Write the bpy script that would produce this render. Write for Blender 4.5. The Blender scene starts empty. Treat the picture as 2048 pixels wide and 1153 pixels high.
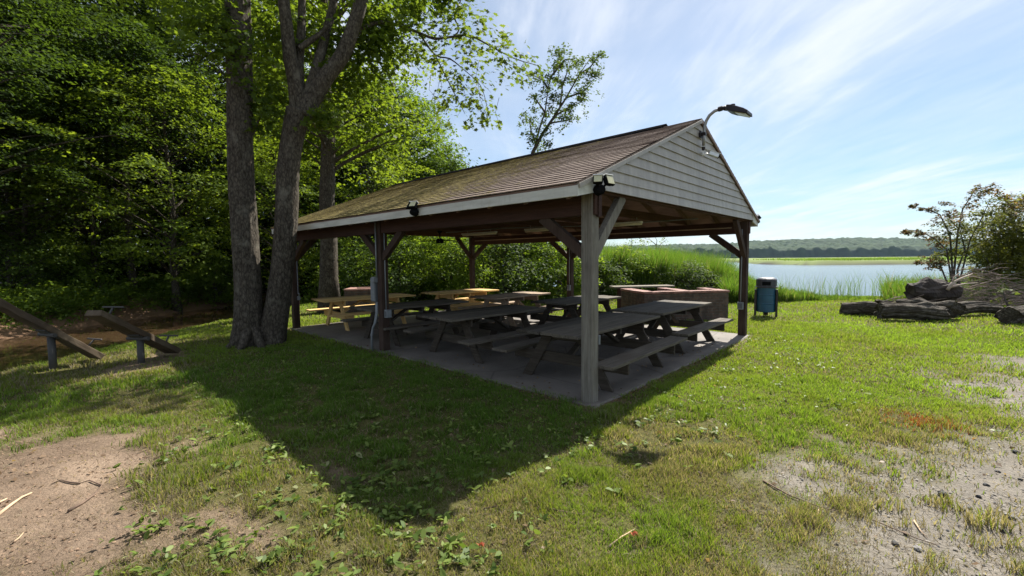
import bpy, bmesh, math, random
import numpy as np
from mathutils import Vector, Matrix, Euler
R=math.radians
random.seed(7)
scene=bpy.context.scene
COL=scene.collection

# ------------------------------------------------------------------ camera model and pixel -> world helpers
F,PITCH,ROLL,H=884.54,R(-3.7377),R(-.5219),1.6
def ray(u,v):
    a,b=u-1024,v-576.5
    c,s=math.cos(ROLL),math.sin(ROLL)
    x=c*a+s*b; y=-s*a+c*b
    zc=-y/F
    return (x/F, math.cos(PITCH)-math.sin(PITCH)*zc, math.sin(PITCH)+math.cos(PITCH)*zc)
def gp(u,v,z=0.0):
    d=ray(u,v); t=(z-H)/d[2]; return Vector((d[0]*t,d[1]*t,z))
def at(u,v,Y):
    d=ray(u,v); t=Y/d[1]; return Vector((d[0]*t,Y,H+d[2]*t))
TH=R(46.919); AX,AY=.8649,4.7841
UU=Vector((math.cos(TH),math.sin(TH),0)); VV=Vector((-math.sin(TH),math.cos(TH),0))
def wl(u,v,z=0.0): return Vector((AX,AY,z))+UU*u+VV*v

# ------------------------------------------------------------------ noise
def _hash(ix,iy,seed):
    h=(ix.astype(np.int64)*374761393+iy.astype(np.int64)*668265263+seed*1442695041)&0x7fffffff
    h=((h^(h>>13))*1274126177)&0x7fffffff
    return ((h^(h>>16))&0xffff)/65535.0
def vnoise(x,y,seed=0):
    ix=np.floor(x);iy=np.floor(y);fx=x-ix;fy=y-iy
    fx=fx*fx*(3-2*fx);fy=fy*fy*(3-2*fy)
    ix=ix.astype(np.int64);iy=iy.astype(np.int64)
    a=_hash(ix,iy,seed);b=_hash(ix+1,iy,seed);c=_hash(ix,iy+1,seed);d=_hash(ix+1,iy+1,seed)
    return (a*(1-fx)+b*fx)*(1-fy)+(c*(1-fx)+d*fx)*fy
def fbm(x,y,sc,seed=0,oct=4):
    s=0;a=.5;t=0
    for i in range(oct):
        s=s+a*vnoise(x/sc,y/sc,seed+i*17);t+=a;a*=.55;sc/=2.03
    return s/t
def sstep(a,b,x):
    t=np.clip((x-a)/(b-a),0,1); return t*t*(3-2*t)
def poly_sd(x,y,P):
    """signed distance to polygon, negative inside"""
    x=np.asarray(x,float);y=np.asarray(y,float)
    d=np.full(x.shape,1e9);ins=np.zeros(x.shape,bool);n=len(P)
    for i in range(n):
        ax,ay=P[i][0],P[i][1];bx,by=P[(i+1)%n][0],P[(i+1)%n][1]
        ex,ey=bx-ax,by-ay
        t=np.clip(((x-ax)*ex+(y-ay)*ey)/(ex*ex+ey*ey+1e-9),0,1)
        d=np.minimum(d,np.hypot(x-ax-t*ex,y-ay-t*ey))
        c=((ay>y)!=(by>y))&(x<(bx-ax)*(y-ay)/((by-ay)+1e-12)+ax)
        ins^=c
    return np.where(ins,-d,d)

# ------------------------------------------------------------------ object helpers
def tag(o,label=None,cat=None,group=None,kind=None):
    if label: o['label']=label
    if cat: o['category']=cat
    if group: o['group']=group
    if kind: o['kind']=kind
    return o
def empty(name,loc=(0,0,0),rz=0):
    o=bpy.data.objects.new(name,None); o.location=loc; o.rotation_euler=(0,0,rz); o.empty_display_size=.2
    COL.objects.link(o); return o
def link(name,me,mat=None,parent=None,loc=(0,0,0)):
    o=bpy.data.objects.new(name,me); o.location=loc
    if mat is not None and not me.materials: me.materials.append(mat)
    if parent is not None: o.parent=parent
    COL.objects.link(o); return o
class MB:
    def __init__(s): s.v=[];s.f=[]
    def add(s,vs,fs):
        n=len(s.v); s.v+= [tuple(v) for v in vs]; s.f+= [tuple(i+n for i in f) for f in fs]; return s
    def box(s,c,d,M=None,jit=0):
        x,y,z=[k/2 for k in d]
        vs=[Vector((a*x,b*y,e*z)) for e in(-1,1) for a,b in((-1,-1),(1,-1),(1,1),(-1,1))]
        if jit: vs=[v+Vector((random.uniform(-jit,jit),random.uniform(-jit,jit),random.uniform(-jit,jit)*.6)) for v in vs]
        if M is not None: vs=[M@v for v in vs]
        c=Vector(c); vs=[v+c for v in vs]
        return s.add(vs,[(3,2,1,0),(4,5,6,7),(0,1,5,4),(1,2,6,5),(2,3,7,6),(3,0,4,7)])
    def bar(s,a,b,w,h,up=(0,0,1)):
        """bar of section w x h from a to b"""
        a=Vector(a);b=Vector(b);t=(b-a);L=t.length;t.normalize()
        up=Vector(up); x=t.cross(up)
        if x.length<1e-4: x=t.cross(Vector((1,0,0)))
        x.normalize();y=x.cross(t)
        M=Matrix((t,x,y)).transposed()
        return s.box((a+b)/2,(L,w,h),M)
    def tube(s,path,rad,n=10,jit=0,cap=True,rng=random):
        path=[Vector(p) for p in path]; m=len(path)
        if not hasattr(rad,'__len__'): rad=[rad]*m
        rings=[];px=None
        for i,p in enumerate(path):
            t=(path[min(i+1,m-1)]-path[max(i-1,0)]).normalized()
            x=px if px is not None else (Vector((1,0,0)) if abs(t.x)<.8 else Vector((0,1,0)))
            x=(x-t*x.dot(t)).normalized(); y=t.cross(x); px=x
            rings.append([p+(x*math.cos(2*math.pi*k/n)+y*math.sin(2*math.pi*k/n))*rad[i]*(1+rng.uniform(-jit,jit)) for k in range(n)])
        vs=[v for r in rings for v in r]
        fs=[(i*n+k,i*n+(k+1)%n,(i+1)*n+(k+1)%n,(i+1)*n+k) for i in range(m-1) for k in range(n)]
        if cap: fs+=[tuple(range(n-1,-1,-1)),tuple((m-1)*n+k for k in range(n))]
        return s.add(vs,fs)
    def mesh(s,name,mat=None,smooth=False):
        me=bpy.data.meshes.new(name); me.from_pydata(s.v,[],s.f)
        if mat: me.materials.append(mat)
        if smooth: me.shade_smooth()
        me.update(); return me
    def build(s,name,mat,parent=None,loc=(0,0,0),smooth=False,bevel=0):
        o=link(name,s.mesh(name,mat,smooth),None,parent,loc)
        if bevel:
            b=o.modifiers.new('bevel','BEVEL'); b.width=bevel; b.segments=1; b.limit_method='ANGLE'
        return o
def npmesh(name,V,loops,starts,mat,colors=None,smooth=False):
    me=bpy.data.meshes.new(name)
    me.vertices.add(len(V)); me.vertices.foreach_set('co',np.ascontiguousarray(V,np.float32).ravel())
    me.loops.add(len(loops)); me.loops.foreach_set('vertex_index',np.ascontiguousarray(loops,np.int32))
    me.polygons.add(len(starts)); me.polygons.foreach_set('loop_start',np.ascontiguousarray(starts,np.int32))
    if colors is not None:
        at_=me.attributes.new('tint','FLOAT_COLOR','POINT')
        c=np.ones((len(V),4),np.float32); c[:,:3]=colors; at_.data.foreach_set('color',c.ravel())
    if mat: me.materials.append(mat)
    me.update(calc_edges=True)
    if smooth: me.shade_smooth()
    return me

# ------------------------------------------------------------------ materials
def newmat(name):
    m=bpy.data.materials.new(name); m.use_nodes=True; nt=m.node_tree
    for n in list(nt.nodes):
        if n.type!='OUTPUT_MATERIAL': nt.nodes.remove(n)
    out=[n for n in nt.nodes if n.type=='OUTPUT_MATERIAL'][0]
    b=nt.nodes.new('ShaderNodeBsdfPrincipled'); nt.links.new(b.outputs[0],out.inputs[0])
    return m,nt,b,out
def N(nt,t,**kw):
    n=nt.nodes.new(t)
    for k,v in kw.items():
        if k in n.inputs: n.inputs[k].default_value=v
        else: setattr(n,k,v)
    return n
def ramp(nt,fac,stops):
    r=nt.nodes.new('ShaderNodeValToRGB'); e=r.color_ramp.elements
    while len(e)<len(stops): e.new(.5)
    for i,(p,c) in enumerate(stops): e[i].position=p; e[i].color=(*c,1) if len(c)==3 else c
    nt.links.new(fac,r.inputs[0]); return r.outputs[0]
def coords(nt,scale=(1,1,1),kind='Object',loc=(0,0,0)):
    tc=nt.nodes.new('ShaderNodeTexCoord'); mp=nt.nodes.new('ShaderNodeMapping')
    mp.inputs['Scale'].default_value=scale; mp.inputs['Location'].default_value=loc
    nt.links.new(tc.outputs[kind],mp.inputs[0]); return mp.outputs[0]
def noise(nt,vec,scale,detail=4,rough=.55,dist=0):
    n=N(nt,'ShaderNodeTexNoise',Scale=scale,Detail=detail,Roughness=rough,Distortion=dist)
    nt.links.new(vec,n.inputs['Vector']); return n.outputs['Fac']
def mixc(nt,fac,a,b,bt='MIX'):
    m=nt.nodes.new('ShaderNodeMix'); m.data_type='RGBA'; m.blend_type=bt
    for sock,v in((m.inputs[0],fac),(m.inputs[6],a),(m.inputs[7],b)):
        if isinstance(v,bpy.types.NodeSocket): nt.links.new(v,sock)
        elif isinstance(v,(int,float)): sock.default_value=v
        else: sock.default_value=(*v,1)
    return m.outputs[2]
def bump(nt,b,h,strength=.4,dist=.02):
    n=N(nt,'ShaderNodeBump',Strength=strength,Distance=dist); nt.links.new(h,n.inputs['Height']); nt.links.new(n.outputs[0],b.inputs['Normal'])
def plain(name,c,rough=.6,metal=0,var=.12,scale=18,spec=None):
    m,nt,b,_=newmat(name); co=coords(nt)
    f=noise(nt,co,scale,5)
    nt.links.new(ramp(nt,f,[(.3,[k*(1-var) for k in c]),(.7,[min(1,k*(1+var)) for k in c])]),b.inputs['Base Color'])
    b.inputs['Roughness'].default_value=rough; b.inputs['Metallic'].default_value=metal
    if spec is not None: b.inputs['Specular IOR Level'].default_value=spec
    return m
def wood(name,dark,light,axis='x',rough=.85,stain=None,stainamt=.4):
    m,nt,b,_=newmat(name)
    st={'x':(.6,14,14),'y':(14,.6,14),'z':(14,14,.6)}[axis]
    g=noise(nt,coords(nt,st),3.2,6,.65,.6)
    fine=noise(nt,coords(nt,[k*4 for k in st]),4,3)
    blot=noise(nt,coords(nt),2.3,4)
    col=ramp(nt,g,[(.25,dark),(.5,[(a+c)/2 for a,c in zip(dark,light)]),(.78,light)])
    col=mixc(nt,.5,col,ramp(nt,fine,[(.3,(.45,.45,.45)),(.65,(1,1,1))]),'MULTIPLY')
    if stain: col=mixc(nt,ramp(nt,blot,[(.45,(0,0,0)),(.75,(stainamt,)*3)]),col,stain)
    ge=nt.nodes.new('ShaderNodeNewGeometry'); col=mixc(nt,1.0,col,ramp(nt,ge.outputs['Random Per Island'],[(0,(.55,.52,.49)),(.5,(.95,.95,.95)),(1,(1.3,1.27,1.2))]),'MULTIPLY')
    nt.links.new(col,b.inputs['Base Color']); b.inputs['Roughness'].default_value=rough
    b.inputs['Specular IOR Level'].default_value=.2
    bump(nt,b,g,.5,.006); return m
def leafmat(name,trans=.45,rough=.45,spec=.25,tr_tint=(1.25,1.2,.55)):
    m,nt,b,out=newmat(name)
    a=N(nt,'ShaderNodeAttribute',attribute_name='tint')
    nt.links.new(a.outputs['Color'],b.inputs['Base Color'])
    b.inputs['Roughness'].default_value=rough; b.inputs['Specular IOR Level'].default_value=spec
    t=nt.nodes.new('ShaderNodeBsdfTranslucent')
    nt.links.new(mixc(nt,1.0,a.outputs['Color'],tr_tint,'MULTIPLY'),t.inputs['Color'])
    mx=nt.nodes.new('ShaderNodeMixShader'); mx.inputs[0].default_value=trans
    nt.links.new(b.outputs[0],mx.inputs[1]); nt.links.new(t.outputs[0],mx.inputs[2]); nt.links.new(mx.outputs[0],out.inputs[0])
    return m
M={}
M['grey']=wood('weathered_grey_wood',(.036,.030,.025),(.165,.148,.125),'x',stain=(.05,.036,.026))
M['greyz']=wood('weathered_grey_post',(.085,.078,.066),(.25,.235,.21),'z',stain=(.05,.042,.035),stainamt=.6)
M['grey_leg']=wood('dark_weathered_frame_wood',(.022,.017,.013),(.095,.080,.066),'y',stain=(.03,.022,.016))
M['pine']=wood('fresh_pine_wood',(.50,.33,.13),(.66,.47,.22),'x',stain=(.36,.25,.12),stainamt=.3)
M['tan']=wood('tan_weathered_wood',(.23,.17,.12),(.42,.33,.25),'x',stain=(.15,.11,.08))
M['red']=wood('red_brown_stained_wood',(.020,.013,.011),(.070,.045,.036),'z',stain=(.10,.078,.064),stainamt=.35)
M['redy']=wood('red_brown_stained_beam',(.032,.018,.015),(.080,.044,.036),'y',stain=(.03,.015,.012))
M['redx']=wood('red_brown_stained_tie',(.05,.026,.02),(.13,.07,.055),'x',stain=(.03,.015,.012))
M['deck']=wood('roof_boards',(.14,.09,.075),(.32,.22,.18),'y',stain=(.05,.03,.025))
M['board']=wood('old_seesaw_board',(.035,.024,.016),(.10,.075,.053),'x',stain=(.17,.14,.10),stainamt=.5)
def mk_log(name,d,l,mossy):
    m,nt,b,_=newmat(name)
    g=noise(nt,coords(nt,(1.2,16,16)),2.6,8,.72,1.2); v=N(nt,'ShaderNodeTexVoronoi',feature='DISTANCE_TO_EDGE',Scale=1.0); nt.links.new(coords(nt,(2.2,15,15)),v.inputs['Vector'])
    bl=noise(nt,coords(nt),4.5,7,.75); c=ramp(nt,g,[(.30,d),(.5,[(p+q)/2.4 for p,q in zip(d,l)]),(.70,l)])
    c=mixc(nt,.85,c,ramp(nt,v.outputs['Distance'],[(0,(.12,.11,.1)),(.12,(.8,.8,.8)),(.3,(1,1,1))]),'MULTIPLY')
    c=mixc(nt,ramp(nt,bl,[(.46,(0,0,0)),(.58,(.85,)*3)]),c,mossy)
    nt.links.new(c,b.inputs['Base Color']); b.inputs['Roughness'].default_value=.95; b.inputs['Specular IOR Level'].default_value=.1
    h=mixc(nt,.6,g,v.outputs['Distance']); bump(nt,b,h,1.0,.05); return m
M['log']=mk_log('dry_log_wood',(.02,.016,.013),(.27,.24,.20),(.045,.037,.028))
M['bench_shelf']=wood('grey_shelf_wood',(.16,.14,.11),(.34,.30,.24),'x')
M['metal_dark']=plain('dark_bronze_metal',(.022,.016,.018),.45,.4)
M['black']=plain('black_plastic',(.010,.010,.011),1.0,spec=0.0)
M['galv']=plain('galvanised_pipe',(.30,.30,.31),.45,.7)
M['pvc']=plain('grey_plastic_conduit',(.19,.205,.22),.5)
M['pvcdark']=plain('grey_meter_box',(.10,.11,.12),.5)
M['white']=plain('white_fixture',(.72,.72,.70),.4)
M['tube']=plain('unlit_tube_cover',(.82,.78,.64),.35)
M['ledlens']=plain('lamp_lens',(.50,.48,.30),.25)
M['silver']=plain('silver_camera_body',(.62,.62,.62),.3,.5)
M['postgrey']=plain('grey_painted_pipe',(.06,.058,.055),.75,.1)
def mk_fascia():
    m,nt,b,_=newmat('white_fascia_paint')
    n=noise(nt,coords(nt,(3,.8,6)),2.5,6); n2=noise(nt,coords(nt,(10,10,2)),3,4)
    c=ramp(nt,n,[(.3,(.40,.40,.36)),(.6,(.56,.56,.51))]); c=mixc(nt,ramp(nt,n2,[(.55,(0,0,0)),(.8,(.35,)*3)]),c,(.33,.31,.25))
    nt.links.new(c,b.inputs['Base Color']); b.inputs['Roughness'].default_value=.55; return m
M['fascia']=mk_fascia()
def mk_siding():
    m,nt,b,_=newmat('aged_white_siding')
    st=noise(nt,coords(nt,(5,5,.7)),2.2,6,.6); sp=noise(nt,coords(nt,(1.4,1.4,2.5)),1.6,5,.65); gr=noise(nt,coords(nt,(3,3,30)),4,4)
    c=ramp(nt,st,[(.3,(.285,.26,.23)),(.7,(.41,.378,.335))])
    c=mixc(nt,ramp(nt,sp,[(.5,(0,0,0)),(.78,(.55,)*3)]),c,(.24,.22,.18))
    c=mixc(nt,.25,c,ramp(nt,gr,[(.35,(.72,.72,.7)),(.6,(1,1,1))]),'MULTIPLY')
    nt.links.new(c,b.inputs['Base Color']); b.inputs['Roughness'].default_value=.5; bump(nt,b,st,.15,.004); return m
M['siding']=mk_siding()
def mk_shingle():
    m,nt,b,_=newmat('mossy_brown_shingles')
    tc=nt.nodes.new('ShaderNodeTexCoord'); mp=nt.nodes.new('ShaderNodeMapping'); nt.links.new(tc.outputs['Object'],mp.inputs[0])
    mp.inputs['Rotation'].default_value=(0,0,R(90))
    br=N(nt,'ShaderNodeTexBrick',Scale=1.0); br.inputs['Brick Width'].default_value=.26; br.inputs['Row Height'].default_value=.12
    br.inputs['Mortar Size'].default_value=.006; br.inputs['Color1'].default_value=(.22,.17,.145,1); br.inputs['Color2'].default_value=(.30,.24,.205,1); br.inputs['Mortar'].default_value=(.13,.095,.08,1)
    nt.links.new(mp.outputs[0],br.inputs['Vector'])
    g=noise(nt,coords(nt),60,3); c=mixc(nt,.55,br.outputs['Color'],ramp(nt,g,[(.3,(.5,.5,.5)),(.7,(1.25,1.25,1.25))]),'MULTIPLY')
    w=noise(nt,coords(nt,(2.4,.5,1)),1.4,5,.65); c=mixc(nt,ramp(nt,w,[(.4,(0,0,0)),(.75,(.6,)*3)]),c,(.13,.095,.075))
    # moss: grows from the far (tree) end and thins out toward the gable; streaky patches caught on the course edges
    sep=nt.nodes.new('ShaderNodeSeparateXYZ'); nt.links.new(tc.outputs['Object'],sep.inputs[0])
    pos=N(nt,'ShaderNodeMapRange'); pos.inputs['From Min'].default_value=.3; pos.inputs['From Max'].default_value=5.2; pos.inputs['To Min'].default_value=-.10; pos.inputs['To Max'].default_value=.29
    nt.links.new(sep.outputs['Y'],pos.inputs['Value'])
    mo=noise(nt,coords(nt,(4.5,1.6,1)),2.2,9,.8)
    ad=N(nt,'ShaderNodeMath',operation='ADD'); nt.links.new(mo,ad.inputs[0]); nt.links.new(pos.outputs[0],ad.inputs[1])
    mossf=ramp(nt,ad.outputs[0],[(.50,(0,0,0)),(.60,(.9,)*3)])
    mc=ramp(nt,noise(nt,coords(nt,(4,1.6,1)),5,5,.7),[(.34,(.075,.058,.024)),(.5,(.18,.145,.055)),(.64,(.36,.295,.095))])
    c=mixc(nt,mossf,c,mc)
    nt.links.new(c,b.inputs['Base Color']); b.inputs['Roughness'].default_value=.95; b.inputs['Specular IOR Level'].default_value=.1
    h=mixc(nt,.5,g,mossf); bump(nt,b,h,.8,.012); return m
M['shingle']=mk_shingle()
def mk_concrete():
    m,nt,b,_=newmat('worn_concrete')
    a=noise(nt,coords(nt),1.3,6,.6); f=noise(nt,coords(nt),40,4); s=noise(nt,coords(nt,(1,1,1),loc=(7,3,0)),3.5,5,.7)
    c=ramp(nt,a,[(.3,(.105,.092,.08)),(.7,(.205,.18,.155))]); c=mixc(nt,.4,c,ramp(nt,f,[(.35,(.7,.7,.7)),(.65,(1.05,1.05,1.05))]),'MULTIPLY')
    c=mixc(nt,ramp(nt,s,[(.58,(0,0,0)),(.72,(.5,)*3)]),c,(.13,.115,.10))
    cr=N(nt,'ShaderNodeTexVoronoi',feature='DISTANCE_TO_EDGE',Scale=.42); nt.links.new(coords(nt,(1,1,0)),cr.inputs['Vector'])
    c=mixc(nt,ramp(nt,cr.outputs['Distance'],[(0,(.7,)*3),(.006,(0,0,0))]),c,(.05,.043,.037))
    s2=noise(nt,coords(nt,(1,1,1),loc=(2,9,0)),7,3,.6); c=mixc(nt,ramp(nt,s2,[(.66,(0,0,0)),(.70,(.6,)*3)]),c,(.05,.043,.038))
    nt.links.new(c,b.inputs['Base Color']); b.inputs['Roughness'].default_value=.85; bump(nt,b,f,.25,.004); return m
M['concrete']=mk_concrete()
def mk_brick(name,swap):
    m,nt,b,_=newmat(name)
    tc=nt.nodes.new('ShaderNodeTexCoord')
    # project on the wall: horizontal run = x+y of the wall's own axes, vertical = z
    sep=nt.nodes.new('ShaderNodeSeparateXYZ'); nt.links.new(tc.outputs['Object'],sep.inputs[0])
    ad=N(nt,'ShaderNodeMath',operation='ADD'); nt.links.new(sep.outputs['X'],ad.inputs[0]); nt.links.new(sep.outputs['Y'],ad.inputs[1])
    cb=nt.nodes.new('ShaderNodeCombineXYZ'); nt.links.new(ad.outputs[0],cb.inputs[0]); nt.links.new(sep.outputs['Z'],cb.inputs[1])
    br=N(nt,'ShaderNodeTexBrick',Scale=1.0); br.inputs['Brick Width'].default_value=.21; br.inputs['Row Height'].default_value=.072; br.inputs['Mortar Size'].default_value=.008
    br.inputs['Color1'].default_value=(.085,.045,.032,1); br.inputs['Color2'].default_value=(.17,.105,.075,1); br.inputs['Mortar'].default_value=(.13,.115,.10,1)
    nt.links.new(cb.outputs[0],br.inputs['Vector'])
    s=noise(nt,coords(nt),5,6,.7); c=mixc(nt,ramp(nt,s,[(.36,(0,0,0)),(.62,(.85,)*3)]),br.outputs['Color'],(.035,.028,.024))
    nt.links.new(c,b.inputs['Base Color']); b.inputs['Roughness'].default_value=.9; bump(nt,b,br.outputs['Fac'],-.5,.01); return m
M['brick']=mk_brick('sooty_brick',0)
M['cap']=plain('red_brick_cap',(.24,.125,.10),.85,var=.4,scale=9)
def mk_bark(name,d,l,sc=1):
    m,nt,b,_=newmat(name)
    v=N(nt,'ShaderNodeTexVoronoi',feature='DISTANCE_TO_EDGE',Scale=1.0); nt.links.new(coords(nt,(20*sc,20*sc,9*sc)),v.inputs['Vector'])
    n=noise(nt,coords(nt,(11*sc,11*sc,5*sc)),2,7,.7,.8); li=noise(nt,coords(nt,(2.5,2.5,1.5)),2,5,.65)
    c=ramp(nt,n,[(.3,d),(.68,l)]); c=mixc(nt,.6,c,ramp(nt,v.outputs['Distance'],[(0,(.25,.25,.25)),(.22,(1,1,1))]),'MULTIPLY')
    c=mixc(nt,ramp(nt,li,[(.55,(0,0,0)),(.72,(.55,)*3)]),c,(.19,.18,.145))
    nt.links.new(c,b.inputs['Base Color']); b.inputs['Roughness'].default_value=.95; b.inputs['Specular IOR Level'].default_value=.1
    h=mixc(nt,.5,n,v.outputs['Distance']); bump(nt,b,h,.9,.03); return m
M['bark']=mk_bark('grey_bark',(.022,.018,.014),(.13,.113,.09))
M['bark_dark']=mk_bark('dark_bark',(.05,.042,.035),(.15,.13,.11))
M['twig']=plain('dry_twig',(.13,.085,.06),.9,var=.4,scale=8)
M['straw']=plain('bleached_stick',(.48,.34,.22),.9,var=.25,scale=8)
M['leaf']=leafmat('tree_leaves',.56,.6,.09,(1.5,1.4,.5))
M['grassblade']=leafmat('grass_blades',.45,.55,.15,(1.35,1.3,.6))
M['weed']=leafmat('weed_leaves',.4,.5,.2,(1.3,1.3,.6))
M['reed']=leafmat('reed_blades',.45,.6,.1,(1.2,1.35,.6))

# ------------------------------------------------------------------ terrain
def creek_x(y): return -12.0+.02*(y-10)-.9*np.sin((y-4)*.16)+.9
def shore_y(x): return 17.2+ 9*sstep(8,1,x)+ 200*sstep(-.5,-7,x)+.6*np.sin(x*.9)+2.2*sstep(15,19,x)
def land(x,y):
    x=np.asarray(x,float);y=np.asarray(y,float)
    z=.05*(fbm(x,y,5,3,3)-.5)+.03*(fbm(x,y,.8,5,3)-.5)
    # keep the lawn flat round the slab
    du=(x-AX)*UU.x+(y-AY)*UU.y; dv=(x-AX)*VV.x+(y-AY)*VV.y
    dd=np.maximum(np.maximum(-du,du-5.8),np.maximum(-dv,dv-8.5))
    z*=sstep(.0,1.2,dd)
    z-=.022+.07*sstep(.03,-.10,dd)
    dx=x-creek_x(y)
    act=sstep(46,34,y)
    wob=.5*(fbm(x,y,1.7,21,3)-.5)
    dip=np.where(dx>0,1-sstep(1.0,4.4,dx+wob),1-sstep(1.2,3.3,-dx+wob))
    z-=.72*dip*act
    z+=.35*sstep(2.2,6,-dx)+.5*sstep(5,14,-dx)*fbm(x,y,4,8,3)
    s=y-shore_y(x)
    slope=np.where(x<8,14.0,5.0)
    z-=1.35*sstep(0,1,s/slope)
    z-=3*sstep(20,60,s)
    return z
def landz(x,y): return float(land(np.array([x]),np.array([y]))[0])
def gl(u,v,dz=0):
    """point on the ground seen at photo pixel u,v"""
    z=0
    for _ in range(4):
        p=gp(u,v,z); z=landz(p.x,p.y)
    return Vector((p.x,p.y,z+dz))
DIRT=[gp(*q) for q in [(-250,850),(150,868),(300,852),(330,900),(290,950),(262,1010),(300,1060),(235,1120),(215,1300),(-500,1300)]]
DIRT2=[[gp(*q) for q in Q] for Q in ([(380,1020),(450,1000),(560,1040),(590,1080),(480,1100)],[(620,930),(670,915),(730,955),(690,975)],[(1160,808),(1200,800),(1290,770),(1250,800),(1190,815)],[(330,690),(360,710),(330,730),(200,755),(190,740),(300,715)])]
GRAV=[gp(*q) for q in [(2300,690),(2050,705),(1935,725),(1850,735),(1880,790),(1905,860),(1800,890),(1780,930),(1720,960),(1650,1010),(1600,1070),(1480,1110),(1460,1180),(1450,1320),(2900,1320)]]
SHADE_GREEN=[gp(*q) for q in [(300,760),(520,870),(660,960),(800,1050),(960,960),(1250,830),(1160,795),(760,690),(560,690)]]  # pavilion shadow outline: greener, weedier grass inside, with shade mixed into its colour
def masks(x,y):
    n1=fbm(x,y,.7,31,4)-.5; n2=fbm(x,y,.22,41,3)-.5
    dirt=1-sstep(-.38,.42,poly_sd(x,y,DIRT)+n1*1.1+n2*.6)
    for Q in DIRT2: dirt=np.maximum(dirt,.85*(1-sstep(-.08,.09,poly_sd(x,y,Q)+n1*.25+n2*.22)))
    grav=1-sstep(-.62,.50,poly_sd(x,y,GRAV)+n1*1.7+n2*.8)
    dx=x-creek_x(y)
    bank=np.where(dx<0,1.0,1-sstep(1.6,3.6,dx+n1*1.5))*sstep(44,36,y)
    wood_=sstep(17.5,20.5,y+n1*2)*sstep(1.5,-1.5,x)
    du=(x-AX)*UU.x+(y-AY)*UU.y; dv=(x-AX)*VV.x+(y-AY)*VV.y
    dd=np.maximum(np.maximum(-du,du-5.8),np.maximum(-dv,dv-8.5))
    edge=(1-sstep(.08,.30,dd+n2*.3))
    return dirt,grav,np.maximum(bank,wood_),edge
def make_ground():
    def axis(lo,hi,c,fine,n,k):
        t=np.linspace(-1,1,n); s=np.sinh(t*k)/np.sinh(k)
        a=c+np.where(s<0,-s*(lo-c),s*(hi-c)); return a
    xs=axis(-3000,3000,-.5,0,520,9.3); ys=axis(-400,3000,6.0,0,560,9.0)
    X,Y=np.meshgrid(xs,ys); Z=land(X,Y)
    nx,ny=len(xs),len(ys)
    # small clods and hollows close to the camera
    near=sstep(14,5,np.hypot(X,Y-3))
    Z=Z+near*(.030*(fbm(X,Y,.19,77,4)-.5)+.010*(fbm(X,Y,.055,78,2)-.5))
    V=np.stack([X,Y,Z],-1).reshape(-1,3)
    i=np.arange((nx-1)*(ny-1)); r=i//(nx-1); c=i%(nx-1); a=r*nx+c
    L=np.stack([a,a+1,a+nx+1,a+nx],-1).ravel()
    x,y=V[:,0],V[:,1]
    d,g,w,e=masks(x,y)
    n=fbm(x,y,.35,51,4)[:,None]; n3=fbm(x,y,.09,61,3)[:,None]; n4=fbm(x,y,1.6,71,3)[:,None]
    grass=np.array([.065,.070,.022])*(1-n)+np.array([.115,.105,.042])*n
    grass=grass*(.75+.5*n3)
    dirt=(np.array([.122,.087,.062])*(1-n)+np.array([.265,.200,.148])*n)*(.66+.68*n3)*(.8+.4*n4)
    grav=(np.array([.165,.148,.126])*(1-n4)+np.array([.235,.215,.188])*n4)*(.72+.56*n3)
    wood_=(np.array([.13,.082,.052])*(1-n)+np.array([.23,.145,.095])*n)*(.8+.4*n3)
    edg=(np.array([.085,.055,.04])*(1-n)+np.array([.16,.11,.08])*n)*(.7+.6*n3)
    C=grass
    for m_,c_ in((d,dirt),(g,grav),(w,wood_),(e,edg)): C=C*(1-m_[:,None])+c_*m_[:,None]
    m,nt,b,_=newmat('lawn_soil_and_gravel')
    a_=N(nt,'ShaderNodeAttribute',attribute_name='tint')
    f=noise(nt,coords(nt),45,8,.75); c=mixc(nt,.7,a_.outputs['Color'],ramp(nt,f,[(.28,(.55,.53,.5)),(.7,(1.3,1.28,1.25))]),'MULTIPLY')
    nt.links.new(c,b.inputs['Base Color']); b.inputs['Roughness'].default_value=.97; b.inputs['Specular IOR Level'].default_value=.08
    f2=noise(nt,coords(nt),28,6,.7); bump(nt,b,f2,.9,.025)
    me=npmesh('ground',V,L,np.arange(len(i))*4,m,C,True)
    tag(link('ground',me),kind='structure')
make_ground()

def mk_water(name,col,rough,bs,sc,bd=.03):
    m,nt,b,_=newmat(name)
    b.inputs['Base Color'].default_value=(*col,1); b.inputs['Roughness'].default_value=rough; b.inputs['IOR'].default_value=1.33
    n1=noise(nt,coords(nt,sc),1.0,5,.6); bump(nt,b,n1,bs,bd); return m
def sheet(name,x0,x1,y0,y1,z,mat,kind='structure'):
    mb=MB(); mb.add([(x0,y0,z),(x1,y0,z),(x1,y1,z),(x0,y1,z)],[(0,1,2,3)])
    return tag(mb.build(name,mat),kind=kind)
sheet('lake_water',-6,2600,17,2600,-.85,mk_water('lake_water',(.07,.11,.145),.14,.9,(.22,1.3,1),.16))
sheet('creek_water',-16,-8,-6,40,-.47,mk_water('creek_water',(.055,.034,.018),.06,.12,(1.5,1.5,1)))

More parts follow.
